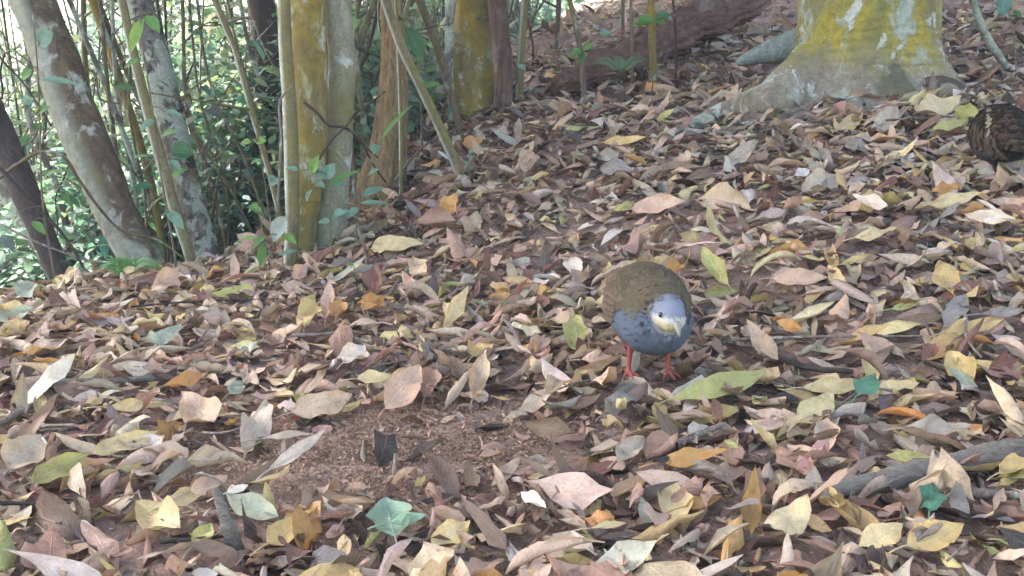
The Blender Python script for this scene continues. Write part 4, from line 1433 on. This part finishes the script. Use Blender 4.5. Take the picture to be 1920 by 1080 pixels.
def seedling(label, stem, Y, leaves, r=.0028, mat='green_stem', name='seedling', cat='plant'):
    """stem: pixels from the foot up; leaves: (x0, y0, x1, y1, width px, colour)"""
    P = [hit(*stem[0])] + [at(px, py, Y) for px, py in stem[1:]]
    P[0] = np.array([P[0][0], P[0][1], P[0][2] - .02]) if abs(P[0][1] - Y) < .25 else at(*stem[0], Y)
    b = np.array([P[0][0], P[0][1], g1(P[0][0], P[0][1])])
    if P[0][2] > b[2] - .01:
        P = [np.array([b[0], b[1], b[2] - .03])] + P
    t = empty(name, b)
    tag(t, label, cat)
    q = spline(np.array(P), 24)
    V, F = tube(q, np.linspace(r, r * .45, 24), 6, .1, 30)
    mesh_obj('stem', V, F, M[mat], t, origin=b)
    for (x0, y0, x1, y1, w, c) in leaves:
        dy = rng.uniform(-.03, .03)
        p0, p1 = at(x0, y0, Y), at(x1, y1, Y + dy)
        k = np.argmin(np.linalg.norm(q - p0, axis=1))
        if np.linalg.norm(q[k] - p0) > .006:
            V, F = tube(spline(np.array([q[k], (q[k] + p0) / 2 + np.array([0, 0, .006]), p0]), 5), [.0012] * 5, 4)
            mesh_obj('leaf_stalk', V, F, M[mat], t, origin=b)
        plant_leaf(t, b, p0, p1, w * Y / FPX * 1.25, c)
    return t


TE, GR, LG, DG = (.18, .36, .28), (.12, .30, .08), (.22, .44, .10), (.05, .17, .07)
seedling('teal leaved seedling growing in front of the grey green trunk', [(640, 545), (628, 500), (620, 440), (618, 370), (612, 325)], 2.72,
         [(612, 335, 588, 318, 20, TE), (612, 335, 628, 306, 26, TE), (610, 350, 590, 348, 16, TE), (618, 350, 650, 346, 14, TE), (615, 348, 676, 320, 12, GR), (585, 325, 598, 290, 18, LG),
          (620, 410, 660, 395, 14, TE), (620, 415, 596, 418, 14, TE), (622, 405, 652, 402, 22, TE), (575, 380, 586, 355, 14, TE), (560, 320, 534, 316, 12, TE)])
seedling('second teal leaved seedling beside the fluted trunk', [(668, 545), (665, 470), (672, 400), (682, 360)], 2.85,
         [(675, 370, 722, 352, 16, TE), (672, 382, 735, 384, 10, TE), (690, 330, 712, 317, 12, TE), (708, 272, 700, 290, 18, TE), (712, 265, 775, 195, 9, GR), (672, 390, 652, 410, 16, TE)])
seedling('green leafed seedling at the foot of the pale olive stem', [(505, 500), (500, 470), (490, 420), (482, 390)], 2.68,
         [(535, 405, 512, 455, 30, (.42, .52, .50)), (530, 440, 556, 458, 16, LG), (500, 440, 470, 470, 12, GR), (495, 455, 488, 500, 16, GR), (490, 400, 465, 385, 14, GR), (520, 480, 560, 470, 10, TE), (485, 445, 440, 455, 8, LG)])
seedling('small seedling with one dark green leaf in the litter', [(672, 548), (668, 530)], 2.45, [(666, 533, 668, 513, 12, DG), (664, 500, 650, 492, 8, GR)], .002)
seedling('tall whip with hanging bright green leaves before the leaning trunks', [(330, 500), (318, 420), (300, 320), (285, 200), (268, 90), (262, 0)], 2.75,
         [(268, 35, 245, 100, 20, LG), (272, 30, 300, 62, 22, GR), (262, 110, 232, 130, 12, GR), (300, 260, 335, 245, 16, GR), (320, 285, 362, 290, 40, DG), (318, 300, 340, 320, 14, TE), (290, 225, 262, 245, 14, TE),
          (322, 330, 350, 318, 16, GR), (308, 210, 342, 218, 14, TE), (310, 395, 345, 430, 22, TE)], .004, 'stem')
seedling('leafy whip with broad blue green leaves beside the leaning brown trunk', [(110, 560), (95, 480), (80, 380), (75, 250), (70, 120), (60, 20)], 2.8,
         [(75, 85, 100, 60, 40, TE), (60, 130, 42, 150, 20, GR), (75, 150, 150, 160, 14, TE), (62, 190, 40, 195, 24, TE), (70, 215, 96, 200, 18, GR), (60, 235, 85, 245, 14, DG), (55, 255, 40, 275, 16, DG), (85, 330, 118, 320, 12, GR),
          (120, 355, 135, 390, 14, DG), (130, 368, 150, 390, 12, DG), (30, 400, 5, 410, 14, TE), (60, 415, 85, 440, 16, GR)], .004, 'stem')
seedling('whip with small bright leaves below the dark thick trunk', [(520, 480), (505, 400), (492, 310), (478, 220)], 2.9,
         [(480, 268, 500, 264, 18, LG), (470, 268, 450, 270, 16, LG), (490, 300, 468, 310, 10, GR), (500, 330, 525, 345, 12, TE), (505, 350, 535, 335, 14, TE), (485, 380, 465, 400, 12, GR)], .003, 'stem')
seedling('long dark green leaved plant behind the fluted trunk', [(792, 300), (788, 200), (770, 110), (758, 60)], 3.9,
         [(760, 50, 795, 118, 30, DG), (790, 165, 828, 158, 14, GR), (745, 110, 742, 140, 12, DG), (780, 60, 745, 52, 10, GR)], .004, 'stem')
seedling('small green leaved plant standing by the rotten log end', [(1095, 175), (1092, 120), (1090, 90)], 4.1,
         [(1092, 92, 1112, 88, 20, GR), (1090, 95, 1070, 108, 18, GR), (1095, 100, 1088, 120, 14, DG), (1125, 65, 1145, 62, 16, TE), (985, 130, 970, 124, 12, TE)], .003, 'stem')
seedling('small sapling with dark teal leaf clusters by the mossy stem', [(1224, 128), (1225, 60), (1228, 20)], 4.15,
         [(1228, 35, 1258, 28, 20, DG), (1226, 38, 1195, 40, 22, GR), (1228, 40, 1248, 45, 16, GR), (1222, 45, 1180, 48, 12, GR), (1240, 30, 1262, 38, 14, TE)], .003, 'stem')
seedling('broad teal leaf hanging on a thin stem beyond the big tree', [(1905, 120), (1895, 40), (1885, -20)], 3.3, [(1884, -12, 1880, 32, 26, (.10, .24, .22)), (1900, 20, 1915, 35, 10, DG)], .003, 'stem')
seedling('small fern like sprig at the foot of the slanting stem', [(872, 348), (878, 320), (880, 285)], 3.2,
         [(880, 290, 886, 278, 8, TE), (879, 300, 890, 292, 8, TE), (878, 310, 870, 302, 8, TE), (877, 330, 868, 340, 14, TE), (877, 320, 888, 314, 8, TE)], .0025)


def fern(label, root_px, Y, fronds, tint=(.10, .30, .09)):
    b0 = at(*root_px, Y)
    b = np.array([b0[0], b0[1], g1(b0[0], b0[1])])
    t = empty('fern', b)
    tag(t, label, 'fern')
    for ex, ey, w in fronds:
        e = at(ex, ey, Y + rng.uniform(-.06, .06))
        m = (b0 + e) / 2 + np.array([0, 0, .025])
        q = spline(np.array([(b0[0], b0[1], min(b0[2], b[2] + .3)), m, e]), 22)
        fr = MB()
        fr.add(tube(q, np.linspace(.0016, .0006, 22), 4))
        d = np.gradient(q, axis=0)
        U, Vv, Fl = leaf_grid(4, 3)
        for k in range(3, 22):
            dd = d[k] / np.linalg.norm(d[k])
            side = np.cross(dd, np.array([0, -.5, .85]))
            side /= np.linalg.norm(side)
            l = w * Y / FPX * math.sin(math.pi * (k / 22) ** .7) + .003
            for s in (-1, 1):
                pd = side * s * .92 + dd * .4
                pd /= np.linalg.norm(pd)
                nn = np.cross(pd, dd) * s
                nn /= np.linalg.norm(nn) + 1e-9
                x, y, z = leaf_shape(U, Vv, l, l * .35, -.3, .2, 0., 0., 0., .8, .9)
                Vp = q[k] + (x + l / 2)[:, None] * pd + y[:, None] * np.cross(nn, pd) + z[:, None] * nn
                fr.add((Vp, [tuple(f) for f in Fl]))
        V = np.vstack(fr.V)
        mesh_obj('frond', V, fr.F, M['green'], t, np.tile([tint], (len(V), 1)), np.tile([[.5, .3, 0]], (len(V), 1)), origin=b)


fern('small bright green fern growing at the edge of the bank', (238, 520), 2.72, [(300, 495, 16), (215, 490, 14), (180, 505, 14), (265, 490, 12), (320, 510, 10)])
fern('small dull fern on the slope in front of the rotten log', (1165, 135), 4.3, [(1110, 118, 16), (1215, 112, 16), (1150, 105, 10)], (.13, .24, .14))


# ------------------------------------------------------------------ the birds
def bird_sd(loc, yaw, label, head_down, facing_px, toes, seed, part_colour):
    """partridge: body along +x (head end), z up; built as one remeshed surface"""
    import bmesh
    from mathutils import Matrix
    ub = bmesh.new()
    bmesh.ops.create_uvsphere(ub, u_segments=28, v_segments=18, radius=1)
    UV = np.array([v.co[:] for v in ub.verts])
    UF = [[v.index for v in f.verts] for f in ub.faces]
    ub.free()
    bmb = MB()

    def ball(c, r, rot=0.0):
        cr, sr = math.cos(rot), math.sin(rot)
        q = UV * np.array(r)
        q = np.c_[q[:, 0] * cr + q[:, 2] * sr, q[:, 1], -q[:, 0] * sr + q[:, 2] * cr]
        bmb.add((q + np.array(c), UF))

    ball((0.0, 0, .122), (.098, .071, .073), .10)
    ball((.045, 0, .112), (.056, .064, .062))
    ball((-.05, 0, .124), (.075, .056, .055), .25)
    ball((-.112, 0, .136), (.068, .036, .022), .12)      # tail
    hd = Vector(head_down)
    for k in range(7):
        f = k / 6
        p = Vector((.055, 0, .140)).lerp(hd, f)
        r = .044 * (1 - f) + .023 * f
        ball(p, (r, r, r))
    ball(hd, (.030, .0245, .0245), .35)
    bl = hd + Vector((.024, 0, -.012))
    for s, (fx_, fy_) in zip((-1, 1), toes):
        # thigh, tarsus and toes
        hip = Vector((.0, s * .032, .082))
        kn = Vector((.012, s * .034, .058))
        an = Vector((fx_, fy_, .010))
        ball(hip, (.026, .02, .03))
        for a, b, r0, r1, st in ((hip, kn, .014, .0065, 6), (kn, an, .0058, .0042, 14)):
            for k in range(st + 1):
                f = k / st
                r = r0 * (1 - f) + r1 * f
                ball(a.lerp(b, f), (r, r, r))
        for ang, ln in ((0, .032), (.62, .027), (-.62, .027), (math.pi, .014)):
            for k in range(9):
                f = k / 8
                r = .0042 * (1 - f) + .0024 * f
                zz = .0095 - .004 * f + .003 * math.sin(math.pi * f)
                ball(an + Vector((math.cos(ang) * ln * f, math.sin(ang) * ln * f, zz - .010)), (r, r, r * .9))
    me = bpy.data.meshes.new('body')
    me.from_pydata([tuple(map(float, v)) for v in np.vstack(bmb.V)], [], bmb.F)
    tmp = bpy.data.objects.new('tmp', me)
    col.objects.link(tmp)
    rm = tmp.modifiers.new('r', 'REMESH')
    rm.mode = 'VOXEL'
    rm.voxel_size = .0019
    sm = tmp.modifiers.new('s', 'SMOOTH')
    sm.factor = .5
    sm.iterations = 5
    dg = bpy.context.evaluated_depsgraph_get()
    me2 = bpy.data.meshes.new_from_object(tmp.evaluated_get(dg))
    bpy.data.objects.remove(tmp)
    nv = len(me2.vertices)
    co = np.zeros(nv * 3, np.float32)
    me2.vertices.foreach_get('co', co)
    co = co.reshape(-1, 3)
    no = np.zeros(nv * 3, np.float32)
    me2.vertices.foreach_get('normal', no)
    no = no.reshape(-1, 3)
    hdv = np.array(hd)

    def sst(v, a, b):
        t = np.clip((v - a) / (b - a), 0, 1)
        return t * t * (3 - 2 * t)

    def mixc(c, col_, f):
        return c * (1 - f[:, None]) + np.array(col_)[None] * f[:, None]

    def plumage(p):
        x, y, z = p[:, 0], p[:, 1], p[:, 2]
        c = np.tile(np.array([(.088, .108, .145)]), (len(p), 1))                      # slate blue breast and flanks
        c = mixc(c, (.075, .08, .09), sst(-z, -.088, -.062))                          # darker lower belly
        back = sst(z + .10 * np.maximum(0, -x) - .16 * np.maximum(0, x - .03), .117, .136)
        c = mixc(c, (.085, .070, .045), back)                                         # olive brown mantle
        ruf = back * sst(-x, .02, .09)
        c = mixc(c, (.125, .08, .06), ruf)                                          # rufous rump and wing ends
        c = mixc(c, (.12, .09, .06), sst(-x, .115, .135))
        # head
        q = p - hdv
        r = np.linalg.norm(q, axis=1)
        hm = sst(-r, -.040, -.030)
        c = mixc(c, (.165, .185, .24), hm)                                            # blue grey crown
        ck = hm * sst(-q[:, 2], -.008, .002) * sst(q[:, 0], -.016, .0)
        c = mixc(c, (.46, .46, .40), ck)                                              # pale cheek
        th = hm * sst(-q[:, 2], .003, .011) * sst(q[:, 0], -.010, .006)
        c = mixc(c, (.47, .43, .24), th)                                              # buff yellow throat
        neck = sst(-np.abs(r - .043), -.012, -.003) * sst(np.abs(y), .012, .024) * sst(z, .10, .12)
        bars = (np.sin(p[:, 2] * 900 + np.sin(p[:, 1] * 500)) > .2)
        c = mixc(c, (.02, .02, .022), neck * bars * .8)
        leg = sst(-z, -.066, -.056) * (np.hypot(x - .01, np.abs(y) - .034) < .05)
        c = mixc(c, (.27, .072, .062), leg)
        return c

    c = plumage(co)
    a = me2.attributes.new('tint', 'FLOAT_COLOR', 'POINT')
    cc = np.ones((nv, 4), np.float32)
    cc[:, :3] = c
    a.data.foreach_set('color', cc.ravel())
    me2.polygons.foreach_set('use_smooth', np.ones(len(me2.polygons), bool))
    me2.materials.clear()
    me2.materials.append(M['bird'])
    root_ = empty('partridge', loc)
    root_.rotation_euler = (0, 0, yaw)
    root_.scale = (1.06, .965, 1.0)
    tag(root_, label, 'bird')
    body = bpy.data.objects.new('body', me2)
    me2.name = 'body'
    col.objects.link(body)
    body.parent = root_
    # overlapping feathers over the body
    rs = np.random.default_rng(seed)
    cand = np.where((co[:, 2] > .068) & (np.linalg.norm(co - hdv, axis=1) > .022))[0]
    pick = rs.choice(cand, 2600, replace=False)
    p, nn = co[pick], no[pick]
    down = np.tile(np.array([[-1.0, 0, -.22]]), (len(p), 1))
    hn = np.linalg.norm(p - hdv, axis=1) < .034
    down[p[:, 0] > .055] = (-.35, 0, -1.0)
    X = down - nn * (down * nn).sum(1)[:, None]
    X += rs.normal(size=X.shape) * .12
    X -= nn * (X * nn).sum(1)[:, None]
    X /= np.linalg.norm(X, axis=1)[:, None] + 1e-9
    X = X * .99 + nn * np.where((p[:, 2] > .125) & (p[:, 0] < .05), .12, .025)[:, None]
    Y = np.cross(nn, X)
    upper = (p[:, 2] > .125) & (p[:, 0] < .05)
    L = np.where(upper, rs.uniform(.014, .024, len(p)), rs.uniform(.010, .017, len(p)))
    L = np.where(hn, .006, L)
    u = np.array([0, .45, .45, .8, .8, 1, .45, .8])
    v = np.array([0, .30, -.30, .26, -.26, 0, 0, 0])
    zz = np.array([-.06, .0, .0, -.01, -.01, -.03, .03, .015])
    V = p[:, None] + L[:, None, None] * (u[None, :, None] * X[:, None] + v[None, :, None] * Y[:, None] + zz[None, :, None] * nn[:, None])
    tri = np.array([(0, 6, 1), (0, 2, 6), (1, 6, 7), (1, 7, 3), (6, 2, 4), (6, 4, 7), (3, 7, 5), (7, 4, 5)])
    F = (tri[None] + (np.arange(len(p)) * 8)[:, None, None]).reshape(-1, 3)
    fc = plumage(p) * (1 + np.where(upper, .22, .05)[:, None] * rs.uniform(-1, 1, (len(p), 1)))
    T = np.repeat(fc[:, None], 8, 1)
    edge = np.where(upper, .50, .97)[:, None]
    for k in (3, 4, 5):
        T[:, k] *= edge
    if part_colour:      # seen from behind: strong dark bars and pale wing streaks
        bar = (np.sin(p[:, 0] * 420 + p[:, 2] * 250) > 0.1)
        T[upper & bar] *= .4
        T = T * .5
        st = upper & (np.abs(np.abs(p[:, 1]) - .047 + .15 * (p[:, 0] + .05)) < .0025)
        T[st] = (.24, .20, .155)
    fe = mesh_obj('plumage', V.reshape(-1, 3), F, M['bird'], root_, T.reshape(-1, 3))
    fe['kind'] = 'stuff'
    # folded wings: rows of long flight feathers lying on each flank
    for s in (-1, 1):
        tp, tl, tc = [], [], []
        for row in range(5):
            for j in range(9):
                tp.append((.048 - .0165 * j - .006 * row, s * (.064 - .0012 * j), .152 - .0095 * row - .0012 * j))
                tl.append(.026 + .0026 * j + .002 * row)
        tp = np.array(tp)
        near = np.array([np.argmin(((co - q_) ** 2).sum(1)) for q_ in tp])
        wp, wnn = co[near] + no[near] * .0015, no[near]
        dv = np.tile(np.array([[-1.0, 0, -.32]]), (len(wp), 1)) + rs.normal(size=(len(wp), 3)) * .05
        wx = dv - wnn * (dv * wnn).sum(1)[:, None]
        wx /= np.linalg.norm(wx, axis=1)[:, None]
        wx = wx * .99 + wnn * .06
        wy = np.cross(wnn, wx)
        LL = np.array(tl)
        WV = wp[:, None] + LL[:, None, None] * (u[None, :, None] * wx[:, None] + .85 * v[None, :, None] * wy[:, None] + zz[None, :, None] * wnn[:, None])
        WT = np.repeat((np.array([[.10, .075, .05]]) * rs.uniform(.75, 1.3, (len(wp), 1)))[:, None], 8, 1)
        WT[:, 5] = (.15, .125, .095)
        WT[:, 3:5] *= .45
        if part_colour:
            WT = WT * .6
        WF = (tri[None] + (np.arange(len(wp)) * 8)[:, None, None]).reshape(-1, 3)
        mesh_obj('wing', WV.reshape(-1, 3), WF, M['bird'], root_, WT.reshape(-1, 3))
    # eyes and bill
    for s in (-1, 1):
        bm = bmesh.new()
        bmesh.ops.create_uvsphere(bm, u_segments=14, v_segments=10, radius=.0042)
        em = bpy.data.meshes.new('eye')
        bm.to_mesh(em)
        bm.free()
        em.polygons.foreach_set('use_smooth', np.ones(len(em.polygons), bool))
        em.materials.append(M['eye'])
        eo = bpy.data.objects.new('eye', em)
        eo.location = hd + Vector((.0115, s * .0215, .005))
        eo.parent = root_
        col.objects.link(eo)
    q = np.array([hd + Vector((.022, 0, -.006)), hd + Vector((.033, 0, -.0105)), hd + Vector((.041, 0, -.0175)), hd + Vector((.0445, 0, -.0235))])
    q = spline(np.array(q), 10)
    V, F = tube(q, np.array([.0078, .0076, .0073, .0068, .006, .0053, .0044, .0033, .002, .0008]), 12)
    mesh_obj('bill', V, F, M['bill'], root_)
    return root_


def bird_mats():
    t = NT('plumage')
    c = t.n('ShaderNodeAttribute', attribute_name='tint').outputs['Color']
    p = t.coord('Object')
    f = t.noise(p, 420, 3, .6)
    c = t.mix(t.ramp(f, .3, .7, 0, .3), c, t.mix(1, c, (.6, .58, .55), 'MULTIPLY'))
    t.bump(f, .3, .001)
    M['bird'] = t.done(c, .85, .12)
    t = NT('eye')
    M['eye'] = t.done((.015, .01, .008), .08, .6)
    t = NT('bill')
    M['bill'] = t.done((.20, .19, .15), .4, .4)


bird_mats()
b1 = hit(1212, 706, .022)
fl, frt = hit(1180, 704, .026), hit(1258, 712, .026)
bird_sd((b1[0], b1[1] + .01, b1[2]), R(-90 + 9), 'plump partridge with slate blue breast, pale face and red legs, head lowered', (.108, .004, .134), None, [(.010, -.036), (.018, .036)], 3, False)
b2 = hit(1882, 344, -.016)
second = bird_sd((b2[0], b2[1] + .06, b2[2]), R(90 - 12), 'dark barred brown partridge turned away on the slope beyond the big tree', (.10, .0, .115), None, [(-.02, -.036), (-.01, .036)], 5, True)
second.rotation_euler.y = -.22

# ------------------------------------------------------------------ the hazy air of the forest
zs = ZZ
hx0, hx1 = float(gx_[0]) - 1, float(gx_[-1]) + 1
hy0, hy1 = float(gy_[0]) - 1, float(gy_[-1]) + 1
hz0, hz1 = float(zs.min()) - 1, max(float(zs.max()) + 1, 9.0)
HV = [(x_, y_, z_) for x_ in (hx0, hx1) for y_ in (hy0, hy1) for z_ in (hz0, hz1)]
HF = [(0, 1, 3, 2), (4, 6, 7, 5), (0, 4, 5, 1), (2, 3, 7, 6), (0, 2, 6, 4), (1, 5, 7, 3)]
hm_ = bpy.data.materials.new('haze')
hm_.use_nodes = True
hm_.node_tree.nodes.clear()
ho = hm_.node_tree.nodes.new('ShaderNodeOutputMaterial')
hv = hm_.node_tree.nodes.new('ShaderNodeVolumePrincipled')
hv.inputs['Color'].default_value = (.80, .93, .97, 1)
hv.inputs['Density'].default_value = .008
hm_.node_tree.links.new(hv.outputs[0], ho.inputs['Volume'])
o = mesh_obj('haze', HV, HF, hm_, smooth=False)
tag(o, 'pale humid haze in the air over the slope', 'haze', kind='stuff')
